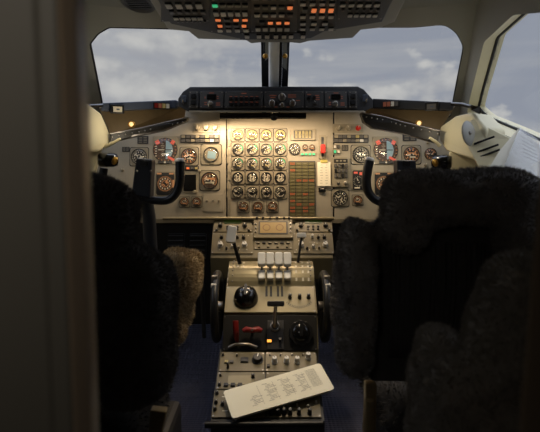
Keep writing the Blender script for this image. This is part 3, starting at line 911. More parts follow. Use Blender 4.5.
# black blank display
o, rp, w, h = flat_unit(FP, 182.5, 173, 197.5, 193, 'blank_display', 'unlit black rectangular display below the left altimeter', 'display')
mb = MB(); mb.prism(rrect(w*0.82, h*0.82, 0.004, 3), 0.004, 0.006, M['gloss']); mb.build('screen', o)
knob(FP, o, rp, 195, 192, 1.6, 'panel2', 0.012)
o, rp, w, h = flat_unit(FP, 181.5, 166, 199, 171, 'mode_annunciator', 'thin strip of lit captions directly below the left altimeter', 'annunciator', 'dark')
caprow(FP, o, rp, span(184, 196.5, 4), (168.5,), 3, 2.4, ['facepale', A, D, 'facepale'])
for i, x in enumerate((184.6, 196.8)):
    dial(x, 202, 4.5, 'small', 'small orange gauge, %s of the pair below the unlit black display' % ('left', 'right')[i], 'brake_pressure_gauge', 'pair of small gauges on the left panel', (-30, 40)[i])
# right: radio magnetic indicator, small dial, clock, audio selector
o, rp, w, h = flat_unit(FP, 351.5, 169.5, 365, 191, 'bearing_indicator', 'upright rectangular bearing indicator with red flags, below the right airspeed dial', 'gauge')
mb = MB(); mb.prism(rrect(w*.86, h*.9, 0.006, 3), 0.004, 0.006, M['face'])
r = w*0.4
for i in range(18):
    a = R(i*20); mb.quad((r*.86*math.cos(a), r*.86*math.sin(a)-h*.06), r*.2, r*.06, 0.0064, M['white'], a)
mb.build('dial_face', o)
mb = MB(); mb.quad((-w*.2, h*.34), w*.28, h*.09, 0.0066, M['redlit']); mb.quad((w*.2, h*.30), w*.24, h*.14, 0.0066, M['redlit']); mb.quad((-w*.1, -h*.36), w*.4, h*.06, 0.0066, M['white']); mb.build('warning_flag', o)['label'] = 'lit red flags'
n = link('needle', needle_mesh(round(r, 4), 'white'), o); n.rotation_euler.z = R(25); n.location = (0, -h*.06, 0.0)
dial(357.6, 200.2, 4.6, 'small', 'small orange gauge under the upright bearing indicator', 'flap_gauge', ang=20)
dial(340.1, 198, 7.4, 'clock', 'black clock dial with white hands below the audio selector', 'clock', ang=70, ang2=-160)
o, rp, w, h = flat_unit(FP, 332.2, 157.5, 349, 187, 'audio_selector', 'audio selector box with rows of dark keys, right of the note card', 'control box', 'panel2', 0.012)
mb = MB(); mb.box((0, h*.37, 0.0125), (w*.8, h*.13, 0.003), M['black'])
for j in range(3): mb.quad(((j-1)*w*.22, h*.37), w*.14, h*.05, 0.0142, M['panel2'])
mb.build('readout', o)
caprow(FP, o, rp, span(335.3, 346, 4), (166.5, 171.5, 176.5), 2.5, 4.0, [D, D, 'black', D, 'black', D, D, D], 0.012, 'key')
knob(FP, o, rp, 345.5, 183.5, 1.8, 'metal', 0.012, 0, 0.012); knob(FP, o, rp, 338, 183.8, 1.3, 'dark', 0.012, 0, 0.012)
# mid column of annunciators between gear lever and audio box
o, rp, w, h = flat_unit(FP, 333, 144.5, 340, 155, 'lamp_cluster', 'small cluster of indicator lamps left of the right airspeed dial', 'indicator light')
caprow(FP, o, rp, (334.8, 338.3), (147, 152), 2.6, 3.4, [B, D, 'green', 'white'], 0.004, 'lamp')
# small toggles and knobs low on the left panel and lower right
o, rp, w, h = flat_unit(FP, 203, 194, 224, 212, 'toggle_panel', 'plain beige sub-panel with three toggle switches low beside the engine gauges', 'switch panel', 'panel', 0.003)
for x in (207, 213, 219):
    knob(FP, o, rp, x, 201, 0.9, 'metal', 0.018, 0, 0.003, name='toggle_switch')
for (x, y, lab) in ((122.5, 170, 'small beige knob at the far left of the left instrument panel'), (199.5, 171, 'small beige knob right of the caption strip under the left altimeter'),
                    (425.5, 165, 'small beige knob between the right altimeter and the right yoke grip'), (428, 142.5, 'small lever-like knob above the red-lit outer dial')):
    o = FP.root('rotary_control', x, y, lab, 'knob', 'single small knobs on the instrument panels')
    link('knob', knob_mesh('panel2None', 0.007, 0.014, 'panel2'), o)

# lower lip of the panel
mb = MB(); a, b = P(163, 218.5, 2.40), P(334, 218.5, 2.40)
mb.tube([a, b], 0.008, M['pedlt']); mb.ext([P(96, 219, 2.415), P(448, 219, 2.415), P(448, 223, 2.415), P(96, 223, 2.415)], (0, 0.03, 0), M['panel2'])
tag(mb.build('lower_lip_rail'), 'pale rail running along the bottom edge of the instrument panels', 'rail')

# ---------------------------------------------------------------- glareshield
FG = Frame(90, 2.285, 110, 2.265)
gs = empty('glareshield', P(272, 100, 2.30)); tag(gs, 'long black glareshield spanning the panel below the windscreen', 'glareshield')
mb = MB()
outl = [(178, 106), (178, 98.5), (183, 91.5), (190, 86.8), (358, 86.4), (364, 89.5), (373, 99.5), (373, 108), (364, 111.5), (188, 111.5)]
mb.ext(local(gs, [FG.w(x, y, -0.003) for x, y in outl]), (0, 0.215, 0.026), M['shield']); mb.build('cover', gs, 0.004, 2)
mb = MB(); mb.ext(local(gs, [FG.w(x, y, 0.004) for x, y in ((189, 110.6), (364, 110.6), (364, 112.2), (189, 112.2))]), (0, 0.20, 0.0235), M['panel']); mb.build('lower_trim', gs, 0.001)
# flood lamp below
o = empty('flood_lamp', P(264, 116.5, 2.33)); tag(o, 'long black tubular flood lamp hung under the glareshield above the engine gauges', 'lamp')
mb = MB(); a, b = P(220, 116, 2.33)-o.location, P(306, 116, 2.33)-o.location
mb.tube([a, b], 0.014, M['gloss'], 14); mb.build('housing', o)
mb = MB(); mb.ext([a + Vector((0.02, 0.0125, -0.008)), b + Vector((-0.02, 0.0125, -0.008)), b + Vector((-0.02, 0.0145, 0.0)), a + Vector((0.02, 0.0145, 0.0))], (0, 0.001, 0), mat('flood_tube', (255, 220, 160), 0.4, emit=(255, 205, 140), estr=2.5)); mb.build('tube', o)
mb = MB(); mb.lathe([(0.017, -0.01), (0.017, 0.01), (0.0, 0.012)], M['black'], 14, Matrix.Translation((P(274, 117, 2.33)-o.location) + Vector((0, -0.012, 0))) @ Matrix.Rotation(PI/2, 4, 'X')); mb.box(Vector((0.0, 0.0, 0.018)), (0.02, 0.02, 0.03), M['black']); mb.build('mount', o)
# glareshield control units
def gs_unit(x0, x1, label, y0=91.5, y1=108.5):
    return flat_unit(FG, x0, y0, x1, y1, 'glareshield_unit', label, 'control panel', 'dark2', 0.006, 'control units in the glareshield face')
def legends(F, o, rp, pts, z=0.0064, m='orange'):
    mb = MB()
    for x, y, w, h in pts:
        mx, my = F.mpp(x, y); u, v = F.loc(rp, x, y); mb.quad((u, v), w*mx, h*my, z, M[m])
    mb.build('legend', o)
dimleg = mat('legend_dim_orange', (130, 84, 66), 0.5, 0, 0.05, emit=(220, 110, 75), estr=0.06); M['dimleg'] = dimleg
def course_unit(x0, x1, label):
    o, rp, w, h = gs_unit(x0, x1, label)
    c = (x0+x1)/2
    mb = MB(); mx, my = FG.mpp(c, 97); u, v = FG.loc(rp, c, 97.5); mb.box((u, v, 0.007), (9*mx, 5*my, 0.004), M['gloss']); mb.build('readout', o)
    knob(FG, o, rp, c-1, 105, 2.6, 'metal', 0.018, 20, 0.006)
    legends(FG, o, rp, [(c, 93.5, 5, .8), (c+6, 97, 2, .8), (c+6, 99, 2, .8), (c-6, 103, 2.4, .9), (c-6, 105, 2.4, .9), (c+6.5, 103.5, 4, .9), (c+6.5, 105.5, 4, .9), (c-6.5, 98, 1, 2)], m='dimleg')
course_unit(200, 223.5, 'left course selector with black readout and round knob, near the left end of the glareshield')
course_unit(324.5, 347, 'right course selector with black readout and round knob, near the right end of the glareshield')
o, rp, w, h = gs_unit(224.8, 263, 'glareshield unit with two rows of dark push buttons, left of centre')
caprow(FG, o, rp, span(231, 257, 6), (99.5, 105), 3.6, 3.2, ['black'], 0.006, 'push_button')
legends(FG, o, rp, [(x, y, 2.6, .7) for x in span(231, 257, 6) for y in (97, 102.6)] + [(244, 94, 5, 1.2)], m='dimleg')
o, rp, w, h = gs_unit(264.2, 304, 'centre glareshield unit with three round silver knobs and orange legends')
for x, y, r_ in ((272, 104, 2.8), (282, 98, 3.4), (282, 105.8, 1.8), (292.5, 104, 2.8)): knob(FG, o, rp, x, y, r_, 'metal', 0.018, rnd.uniform(-40, 40), 0.006)
legends(FG, o, rp, [(273, 96, 7, .8), (273, 98, 5, .8), (292, 95.5, 8, .8), (292, 97.5, 8, .8), (298, 101, 4, .8), (276, 107.5, 3, .7), (288, 107.5, 3, .7)], m='dimleg')
o, rp, w, h = gs_unit(305.2, 323.5, 'glareshield unit with one small knob, right of the silver knobs')
knob(FG, o, rp, 315, 104, 2.0, 'dark2', 0.016, 30, 0.006); caprow(FG, o, rp, (309, 314), (98,), 3.4, 2.6, ['black'], 0.006, 'push_button')
legends(FG, o, rp, [(309, 95, 4, .9), (317, 96, 4, .9), (317.5, 98, 4, .9), (317.5, 100, 4, .9)], m='dimleg')
for (x0, x1, lab) in ((189, 198.5, 'two stacked black push switches at the left end of the glareshield'), (348.5, 357, 'two stacked black push switches at the right end of the glareshield')):
    o, rp, w, h = gs_unit(x0, x1, lab)
    caprow(FG, o, rp, ((x0+x1)/2,), (97, 103.5), 5, 4.6, ['black'], 0.006, 'push_button')
for (x, y, lab) in ((365, 101, 'small hook on the right end cheek of the glareshield'), (184, 102, 'small hook on the left end cheek of the glareshield')):
    o = empty('headset_hook', FG.w(x, y, 0.0)); tag(o, lab, 'hook')
    mb = MB(); mb.box((0, -0.004, 0.012), (0.022, 0.008, 0.03), M['shieldblue']); mb.build('plate', o, 0.002)
    mb = MB(); mb.tube([(0, -0.006, 0), (0, -0.02, -0.008), (0, -0.028, -0.004), (0, -0.03, 0.006)], 0.003, M['metal']); mb.build('hook', o)

# side coamings: eyebrow bar, brown recess, riveted rim
def eyebrow(side):
    if side == 'left':
        L = 'left'; bar_pts = [(176.5, 99.8, 2.31), (176.5, 108.3, 2.31), (101, 111, 2.16), (101, 103, 2.16)]
        rec = [(186, 106, 2.35), (184, 119, 2.40), (111, 135, 2.20), (99, 108, 2.20)]
        rim = [(188, 117.5, 2.30), (186, 121, 2.30), (163, 130.5, 2.27), (140, 135, 2.22), (112, 141.5, 2.15), (110, 134, 2.15), (140, 128.5, 2.22), (165, 122.5, 2.27)]
        gx, wx, lx = (117, 109.2), (161.5, 106), (131.5, 124.3)
        rods = [(104, 147, 2.12), (113, 143, 2.12), (120.5, 138.5, 2.12)]
    else:
        L = 'right'; bar_pts = [(373, 98.5, 2.31), (455, 102.3, 2.16), (453, 110.5, 2.16), (373, 108.3, 2.31)]
        rec = [(365, 106, 2.35), (455, 107, 2.20), (439, 131, 2.20), (366, 114, 2.40)]
        rim = [(361, 112.5, 2.30), (364, 122, 2.30), (373, 128, 2.28), (404, 133.5, 2.23), (438, 143, 2.15), (440, 131, 2.15), (404, 122.5, 2.23), (385, 117, 2.27)]
        gx, wx, lx = (432, 106.5), (391, 104.2), (419, 123.3)
        rods = [(440, 146, 2.12), (436, 142, 2.12), (429.5, 137.5, 2.12)]
    o = empty('eyebrow_bar', P(*bar_pts[0])); tag(o, 'slim blue-grey eyebrow bar extending %s from the glareshield' % L, 'glareshield', 'eyebrow bars')
    mb = MB(); mb.ext([P(*p)-o.location for p in bar_pts], (0, 0.12, 0.004), M['shieldblue'] if side == 'left' else M['shield']); mb.build('bar', o, 0.004)
    # warning lights block and small meter as things on the bar
    def on_bar(px, py):
        k = (px-bar_pts[0][0])/((101 if side == 'left' else 455)-bar_pts[0][0])
        return 2.31 + (2.16-2.31)*k - 0.002
    d = Vector(P(101 if side == 'left' else 455, 107, 2.16)) - Vector(P(bar_pts[0][0], 104, 2.31))
    yaw = math.atan2(d.y, d.x) if side == 'right' else math.atan2(-d.y, -d.x)
    m_ = 0.0043
    w = empty('warning_lights', P(wx[0], wx[1], on_bar(*wx)), (0, 0, yaw)); tag(w, 'block of small master warning lights on the %s eyebrow bar' % L, 'warning light', 'warning light blocks')
    mb = MB(); mb.box((0, -0.003, 0), (17*m_, 0.008, 6.4*m_), M['black']); mb.build('block', w, 0.001)
    ms = [('reddk', 'dimleg', 'facepale', 'button') if side == 'left' else ('dimleg', 'dimleg', 'button', 'buttondk')][0]
    for k in range(4):
        mb = MB(); mb.box((0, -0.008, 0), (3.2*m_, 0.004, 4.6*m_), M[ms[k]]); q = mb.build('lamp', w); q.location.x = (k-1.5)*4*m_
    g = empty('angle_meter', P(gx[0], gx[1], on_bar(*gx)), (0, 0, yaw)); tag(g, 'little boxed meter with pale face at the outer end of the %s eyebrow bar' % L, 'gauge', 'boxed meters')
    mb = MB(); mb.box((0, -0.004, 0), (13*m_, 0.02, 8.5*m_), M['black']); mb.build('case', g, 0.002)
    mb = MB(); mb.box((0, -0.0145, -0.002), (8.5*m_, 0.002, 5.2*m_), M['white' if side == 'left' else 'buttondk']); mb.box((0.3*m_, -0.0158, -0.002), (3*m_, 0.001, 1.4*m_), M['shieldblue']); mb.build('dial_face', g)
    rm = empty('side_coaming', P(*rim[0])); tag(rm, 'brown coaming with a dark riveted lower rim under the %s eyebrow bar' % L, 'coaming', 'brown side coamings')
    c = MB(); c.ext([P(*p)-rm.location for p in rec], (0, 0.02, 0.01), M['coam']); c.build('lining', rm)
    mb = MB(); mb.ext([P(*p)-rm.location for p in rim], (0, 0.05, 0.0), M['deep']); mb.build('rim', rm, 0.002)
    mb = MB()
    if side == 'left': e = [rim[0], rim[7], rim[6], rim[5]]
    else: e = [rim[0], rim[7], rim[6], rim[5]]
    mb.tube([P(x, y, Y)-rm.location for x, y, Y in e], 0.003, M['metal'], 8); mb.build('edge_bead', rm)
    mb = MB()
    for k in range(14):
        t = k/13*0.98; i = min(2, int(t*3)); f = t*3-i
        a, b = e[i], e[i+1]
        p = P(a[0]+(b[0]-a[0])*f, a[1]+(b[1]-a[1])*f + 3.4, a[2]+(b[2]-a[2])*f - 0.002)-rm.location
        mb.lathe([(0.004, 0), (0.003, 0.002), (0, 0.003)], M['metal'], 8, Matrix.Translation(p) @ Matrix.Rotation(PI/2, 4, 'X'))
    mb.build('rivets', rm)
    lp = empty('map_lamp', P(lx[0], lx[1], 2.24)); tag(lp, 'small round lit map lamp on the %s brown coaming' % L, 'lamp', 'map lamps')
    Tm = Matrix.Rotation(PI/2, 4, 'X')
    mb = MB(); mb.lathe([(0.014, -0.03), (0.016, 0.0), (0.013, 0.006), (0.010, 0.006), (0.010, 0.0)], M['brass'], 18, Tm, True, False); mb.build('shell', lp)
    mb = MB(); mb.lathe([(0.010, 0.002), (0.006, 0.006), (0, 0.007)], mat('lamp_lens', (255, 225, 170), 0.3, emit=(255, 215, 150), estr=0.9), 14, Tm); mb.build('lens', lp)
    pl_ = bpy.data.lights.new('map_lamp_light', 'POINT'); pl_.energy = 0.6 if side == 'left' else 0.45; pl_.color = (1.0, 0.84, 0.6); pl_.shadow_soft_size = 0.012
    po_ = bpy.data.objects.new('map_lamp_light', pl_); C.objects.link(po_); po_.location = lp.location + Vector((0.05 if side == 'left' else -0.05, -0.16, -0.02))
    rd = MB(); rd.tube([P(*p) for p in rods], [0.008, 0.007, 0.005], M['cream'], 10)
    tag(rd.build('grab_strap'), 'short cream grab stick under the outer end of the %s coaming rim' % L, 'handle', 'cream grab sticks')
eyebrow('left'); eyebrow('right')

# ---------------------------------------------------------------- side linings
def px_prism(name, pts, vec, m, bevel=0.006, parent=None):
    mb = MB(); mb.ext([P(*p) for p in pts], vec, m); return mb.build(name, parent, bevel, 3)
# left cream lining behind the door edge
t = MB()
t.ext([P(84, 100, 1.88), P(101, 113, 2.10), P(111, 136, 2.20), P(112, 141, 2.20), P(99, 152, 2.06), P(84, 153, 1.88)], (-0.10, 0.06, 0), M['cream'])
struct(t.build('trim_3', None, 0.01, 3))
t = MB(); t.ext([P(84, 152, 2.12), P(104, 146, 2.14), P(101, 156, 2.14), P(97, 172, 2.14), P(97, 192, 2.14), P(84, 192, 2.12)], (-0.06, 0.10, 0), M['cream'])
struct(t.build('trim_4', None, 0.008, 3))
# right: moulded pillar foot with a stepped corner
t = MB()
t.ext([P(472, 112, 2.02), P(455, 116, 2.11), P(439, 127, 2.21), P(439.5, 141, 2.21), P(446, 151, 2.14), P(486, 164, 1.90), P(486, 128, 1.92)], (0.12, 0.10, 0.0), M['cream'])
struct(t.build('trim_5', None, 0.012, 3))
t = MB(); t.ext([P(449, 151, 2.12), P(449, 172, 2.12), P(452, 225, 2.12), P(530, 225, 1.95), P(530, 160, 1.95)], (0.05, 0.14, 0), M['cream'])
struct(t.build('trim_6', None, 0.008, 3))
# vent plate
vp = empty('vent_plate', P(486, 142, 1.93)); tag(vp, 'slanted cream plate with three dark slots below the right side window', 'vent')
quad = [P(471, 119, 2.00), P(513, 139, 1.86), P(495, 172, 1.80), P(481, 172, 1.84), P(462, 137, 1.98)]
mb = MB(); mb.ext([p-vp.location for p in quad], (0.03, 0.05, -0.01), M['cream']); mb.build('plate', vp, 0.004)
for (x0, y0, Y0, x1, y1, Y1) in ((474, 144, 1.935, 494.5, 136.5, 1.895), (477.5, 152, 1.91, 498.5, 144.5, 1.87), (479.5, 157, 1.895, 500, 149.5, 1.855)):
    mb = MB(); a, b = P(x0, y0, Y0-.008)-vp.location, P(x1, y1, Y1-.008)-vp.location
    mb.tube([a, b], 0.0038, M['seal'], 8); mb.build('slot', vp)
# clear plastic disc (chart clip)
dc = empty('sun_disc', P(468, 133.5, 1.94), (R(80), 0, R(35))); dc.name = 'plastic_disc'; tag(dc, 'frosted round plastic disc fixed at the foot of the right window pillar', 'disc')
mb = MB(); mb.lathe([(0.040, 0), (0.042, 0.003), (0.040, 0.006), (0.012, 0.008), (0.0, 0.008)], M['smoked'], 28, Matrix.Scale(1.15, 4, (0, 1, 0))); mb.build('disc', dc)
mb = MB(); mb.lathe([(0.008, 0.007), (0.006, 0.013), (0, 0.014)], M['metal'], 12); mb.build('fixing', dc)
# charts tucked below the side window
ch = empty('chart_sheets', P(522, 150, 1.62)); tag(ch, 'folded paper charts in a clear sleeve propped below the right side window', 'chart')
mb = MB(); mb.ext([P(*p)-ch.location for p in ((518, 129, 1.76), (548, 151, 1.66), (548, 176, 1.50), (484, 176, 1.58), (500, 150, 1.68))], (0.004, 0.008, 0), M['paper']); mb.build('sheet', ch)
mb = MB(); mb.ext([P(*p)-ch.location for p in ((520, 127, 1.75), (560, 155, 1.63), (560, 180, 1.47), (500, 176, 1.54))], (0.001, 0.002, 0), M['sleeve']); mb.build('sleeve', ch)
mb = MB()
for k in range(6):
    a, b = P(521 + k*0.6, 136+k*4, 1.712-0.02*k), P(533 + k*1.4, 143+k*4, 1.665-0.02*k)
    mb.tube([a-ch.location, b-ch.location], 0.0007, M['ink'], 4)
mb.build('printing', ch)
# window handle on the right pillar
wh = empty('window_latch', P(466, 106, 2.10)); tag(wh, 'black arm with a block end fixed across the right windscreen pillar', 'latch')
mb = MB(); mb.tube([P(452, 104, 2.16)-wh.location, P(463, 104.5, 2.1)-wh.location, P(472, 107, 2.03)-wh.location], 0.008, M['gloss'], 10); mb.build('arm', wh)
mb = MB(); mb.ext([P(*p)-wh.location for p in ((469, 105, 2.0), (480, 106, 1.97), (483, 110.5, 1.97), (480, 114, 1.97), (472, 110.5, 2.0))], (0.01, 0.03, 0), M['gloss']); mb.build('block_end', wh, 0.004)
wl_ = MB(); wl_.tube([P(88, 106, 2.05), P(102, 105.5, 2.14)], 0.007, M['gloss'], 10)
tag(wl_.build('window_latch'), 'thin black rod at the outer end of the left eyebrow bar', 'latch')

# ---------------------------------------------------------------- control yokes
def yoke(side, hub, inner, outer, head, col, Y=2.10):
    o = empty('control_yoke', P(hub[0][0]+8, 200, Y)); L = o.location.copy()
    tag(o, 'black control yoke in front of the %s pilot seat' % side, 'control yoke', 'control yokes')
    mb = MB(); mb.ext([P(x, y, Y-0.03)-L for x, y in hub], (0, 0.07, 0), M['yokeplate']); mb.build('hub', o, 0.006, 3)
    x0, x1 = hub[0][0], hub[1][0]; c = (x0+x1)/2
    mb = MB(); mb.ext([P(x, y, Y-0.034)-L for x, y in ((c-4, 160.5), (c+4, 161), (c+4, 166), (c-4, 165.5))], (0, 0.004, 0), M['black'])
    mb.build('clip', o, 0.001)
    mb = MB()
    for sx in (-1, 1): mb.lathe([(0.005, 0), (0.004, 0.004), (0, 0.005)], M['metal'], 8, Matrix.Translation(P(c+sx*7, 171, Y-0.031)-L) @ Matrix.Rotation(PI/2, 4, 'X'))
    mb.build('screws', o)
    def smooth(pts, n=6):
        v = [P(*p)-L for p in pts]; out = []
        for i in range(len(v)-1):
            p0, p1, p2, p3 = v[max(0, i-1)], v[i], v[i+1], v[min(len(v)-1, i+2)]
            for k in range(n):
                t = k/n
                out.append(0.5*((2*p1) + (p2-p0)*t + (2*p0-5*p1+4*p2-p3)*t*t + (3*p1-p0-3*p2+p3)*t**3))
        out.append(v[-1]); return out
    ip = smooth([(x, y, Y) for x, y in inner]); n = len(ip)
    mb = MB(); mb.tube(ip, [0.016 + 0.0045*(i/n) for i in range(n)], M['yoke'], 14); mb.build('grip', o)
    tip = ip[-1]; ax = (ip[-1]-ip[-2]).normalized()
    mb = MB(); mb.lathe([(0.0208, -0.002), (0.0208, 0.004), (0.014, 0.011), (0, 0.012)], M['lever'], 16, Matrix.Translation(tip) @ ax.to_track_quat('Z', 'Y').to_matrix().to_4x4()); b = mb.build('cap', o); b['label'] = 'white grip cap'
    op = smooth([(x, y, Y) for x, y in outer])
    mb = MB(); mb.tube(op, 0.017, M['yoke'], 14); mb.build('grip', o)
    hx, hy, s = head
    mb = MB(); Th = Matrix.Translation(P(hx, hy, Y-0.02)-L) @ Matrix.Rotation(R(25*s), 4, 'Z') @ Matrix.Rotation(PI/2, 4, 'Y')
    mb.lathe([(0.018, -0.04), (0.027, -0.034), (0.029, 0.02), (0.024, 0.036), (0.018, 0.038), (0.0, 0.038)], M['gloss'], 20, Th); mb.build('head', o)
    mb = MB(); mb.lathe([(0.016, 0), (0.016, 0.004), (0.006, 0.006), (0, 0.006)], M['brass'], 18, Matrix.Translation(P(hx + (7 if s > 0 else -7), hy+1, Y-0.05)-L) @ Matrix.Rotation(R(-35*s), 4, 'Z') @ Matrix.Rotation(R(75), 4, 'X')); b = mb.build('button', o); b['label'] = 'brass button'
    mb = MB(); mb.tube([P(c, 190, Y+.02)-L, P(c+col, 215, Y+0.06)-L, Vector((P(c+col, 225, Y+.1).x, Y+0.22, 0.03))-L], [0.03, 0.028, 0.035], M['yokeplate'], 16); mb.build('column', o)
    return o
yoke('left', [(136, 157.5), (152, 159.5), (150, 198), (131, 196)],
     [(142, 198), (155, 200.5), (168, 200), (176, 193), (179.5, 182), (180, 170), (180, 161)],
     [(142, 198), (128, 200), (114, 198), (106, 190), (103, 178), (104, 168)], (108, 160, 1), 5)
yoke('right', [(397, 160), (416, 160), (418, 198), (399, 198)],
     [(408, 199), (392, 201), (378, 201), (369, 193), (366.5, 182), (367.5, 170), (369.5, 160)],
     [(408, 199), (424, 200), (438, 196), (444, 188), (447, 178), (446, 168)], (442, 162, -1), -4)

# ---------------------------------------------------------------- rudder pedals in the left footwell
for i, x in enumerate((176, 198)):
    o = empty('rudder_pedal', P(x, 246, 2.62)); tag(o, 'dark metal rudder pedal in the shadowed footwell, %s of the visible pair' % ('left', 'right')[i], 'pedal', 'rudder pedals')
    mb = MB(); mb.box((0, 0, 0), (0.085, 0.03, 0.13), M['dark']); 
    for k in range(5): mb.box((0, -0.017, -0.05+0.025*k), (0.08, 0.006, 0.008), M['dark2'])
    mb.build('tread_plate', o, 0.004).rotation_euler.x = R(-15)
    mb = MB(); mb.tube([(0, 0.01, -0.05), (0, 0.12, -0.2), (0, 0.2, -(o.location.z)+0.185)], 0.012, M['dark2']); mb.build('arm', o)
# footwell ramp
mb = MB(); mb.ext([Vector((-0.98, 2.45, 0.001)), Vector((-0.98, 3.0, 0.20)), Vector((0.98, 3.0, 0.20)), Vector((0.98, 2.45, 0.001))], (0, 0.02, -0.0005), M['floor'])
tag(mb.build('heel_ramp'), 'dark sloping heel ramp under the instrument panel', 'ramp')

# ---------------------------------------------------------------- centre pedestal
YA = [(222, 2.405), (258, 2.275), (262, 2.255), (286, 2.105), (313, 1.985), (351, 1.925), (421, 1.625)]
Z = {py: P(268, py, Y) for py, Y in YA}
ped = empty('center_pedestal', (-0.01, 2.0, 0)); tag(ped, 'beige centre pedestal running back from the instrument panel between the seats', 'pedestal')
pl = ped.location
def yz_prism(x0, x1, yz, m, x0b=None, x1b=None):
    mb = MB(); n = len(yz)
    mb.ext([Vector((x0, y, z))-pl for y, z in yz], (x1-x0, 0, 0), m); return mb
def zq(py): return (Z[py].y, Z[py].z)
xL, xR = P(210.5, 256, 2.28).x, P(333, 256, 2.28).x
up = yz_prism(xL, xR, [zq(222), zq(258), (Z[258].y+0.01, Z[258].z-0.10), (2.40, 0.60), (2.44, 0.62), (2.44, Z[222].z)], M['ped']); up.build('radio_bay', ped, 0.003)
nL, nR = P(226, 290, 2.09).x, P(315.5, 290, 2.09).x
lw = yz_prism(nL, nR, [(2.42, Z[262].z), zq(262), zq(286), zq(313), (Z[313].y+.006, Z[313].z-0.014), (Z[351].y+.012, Z[351].z), (1.95, 0.0), (2.42, 0.0)], M['ped'])
lw.build('quadrant_body', ped, 0.002)
lb = yz_prism(P(219, 352, 1.92).x, P(317, 352, 1.92).x, [(Z[351].y+.04, Z[351].z-.004), zq(421), (Z[421].y, Z[421].z-0.16), (1.70, 0.0), (1.97, 0.0)], M['dark2']); lb.build('radio_rack', ped, 0.002)

# radio bay units
FR = Frame(222, 2.405, 258, 2.275)
def radio(x0, x1, side):
    s = 'left' if side < 0 else 'right'
    o, rp, w, h = flat_unit(FR, x0+2, 217.5, x1-1, 232.4, 'radio_control', 'upper radio control box with green readout on the %s wing of the pedestal' % s, 'radio', 'ped', 0.006, 'radio control boxes with green readouts')
    c = (x0+x1)/2
    mb = MB(); mx, my = FR.mpp(c, 223); u, v = FR.loc(rp, c, 222.5); mb.box((u, v, 0.0065), (17*mx, 3.6*my, 0.003), M['lcd']); mb.build('readout', o)
    for sx in (-1, 1): knob(FR, o, rp, c + sx*12.2, 226.5, 2.0, 'black', 0.016, 0, 0.006)
    caprow(FR, o, rp, span(c-5, c+5, 3), (227.2, 229.8), 2.2, 1.4, [D, 'black'], 0.006, 'key')
    for sx in (-1, 1): knob(FR, o, rp, c + sx*16, 231, 1.0, 'black', 0.01, 0, 0.006)
    o, rp, w, h = flat_unit(FR, x0, 233.2, x1, 254, 'radio_selector', 'lower selector box with pale knobs on the %s wing of the pedestal' % s, 'radio', 'ped', 0.006, 'selector boxes with pale knobs')
    for (dx, y, r_, m) in ((-12, 245.5, 2.4, 'lever'), (12, 245.5, 2.4, 'lever'), (0, 247.5, 1.4, 'lever'), (-11, 238.5, 1.5, 'black'), (11, 238.5, 1.6, 'black'), (-1, 237.5, 1.3, 'lever'), (5, 238.5, 1.2, 'black'), (-6, 249.5, 1.0, 'black'), (6, 249, 1.0, 'metal')):
        knob(FR, o, rp, c+dx, y, r_, m, 0.018, rnd.uniform(-50, 50), 0.006, cap='black' if m == 'lever' else 'white')
    mb = MB()
    for k in range(14):
        u, v = FR.loc(rp, c + rnd.uniform(-17, 17), rnd.choice((236, 241, 243.5, 250.5)) + rnd.uniform(-.5, .5)); mb.disc((u, v), 0.0022, 0.0066, M['white'], 6)
    mb.build('dot_marks', o)
    legends(FR, o, rp, [(c-12, 241.5, 5, .7), (c+12, 241.5, 5, .7), (c, 242.8, 8, .7), (c-3, 235.2, 7, .6), (c+12, 250.5, 6, .7)], 0.0064, 'panel2')
radio(212, 253.2, -1); radio(293.2, 333, 1)
# amber weather display
o, rp, w, h = flat_unit(FR, 253.8, 218.5, 292.4, 239.6, 'radar_display', 'amber screen in an olive bezel at the head of the pedestal', 'display', 'ped', 0.018, rr=0.006)
mb = MB(); u, v = FR.loc(rp, 273, 230); mx, my = FR.mpp(273, 230); mb.box((0, v, 0.0185), (29*mx, 12.5*my, 0.003), M['black']); mb.box((0, v, 0.0192), (26*mx, 10.5*my, 0.003), M['amberscr'])
for dx in (-6.5, 6.5): mb.disc((dx*mx, v), 3.9*mx, 0.0210, M['amberdk'], 24); mb.disc((dx*mx, v), 3.1*mx, 0.0212, M['amberscr'], 24)
mb.build('screen', o)
for i, x in enumerate((257, 263, 270, 277, 284, 289)): knob(FR, o, rp, x, 220.8, 1.0, 'black', 0.014, 0, 0.018)
for y in (226, 230, 234):
    for x in (255.8, 290.4): knob(FR, o, rp, x, y, 0.9, 'metal', 0.006, 0, 0.018)
o, rp, w, h = flat_unit(FR, 254.2, 241, 292, 249.5, 'switch_panel', 'narrow beige switch strip below the amber screen on the pedestal', 'switch panel', 'ped', 0.004)
caprow(FR, o, rp, span(258, 288, 6), (243.5,), 3.4, 1.5, ['panel2', 'black', 'panel2'], 0.004, 'key'); caprow(FR, o, rp, span(259, 287, 4), (247.3,), 2.4, 1.3, ['pedlt'], 0.004, 'key')

# throttle quadrant
qd = empty('throttle_quadrant', Z[286].copy()); tag(qd, 'beige drum-shaped throttle quadrant with four white throttle levers on the pedestal', 'throttle quadrant')
ql = qd.location
a, b = Z[262], Z[286]
mid = (a+b)/2; dv = (a-b); nq = Vector((0, -dv.z, dv.y)).normalized()
prof = []
for k in range(13):
    t = k/12; p = b + dv*t + nq*(0.042*math.sin(PI*t)**0.8); prof.append((p.y, p.z))

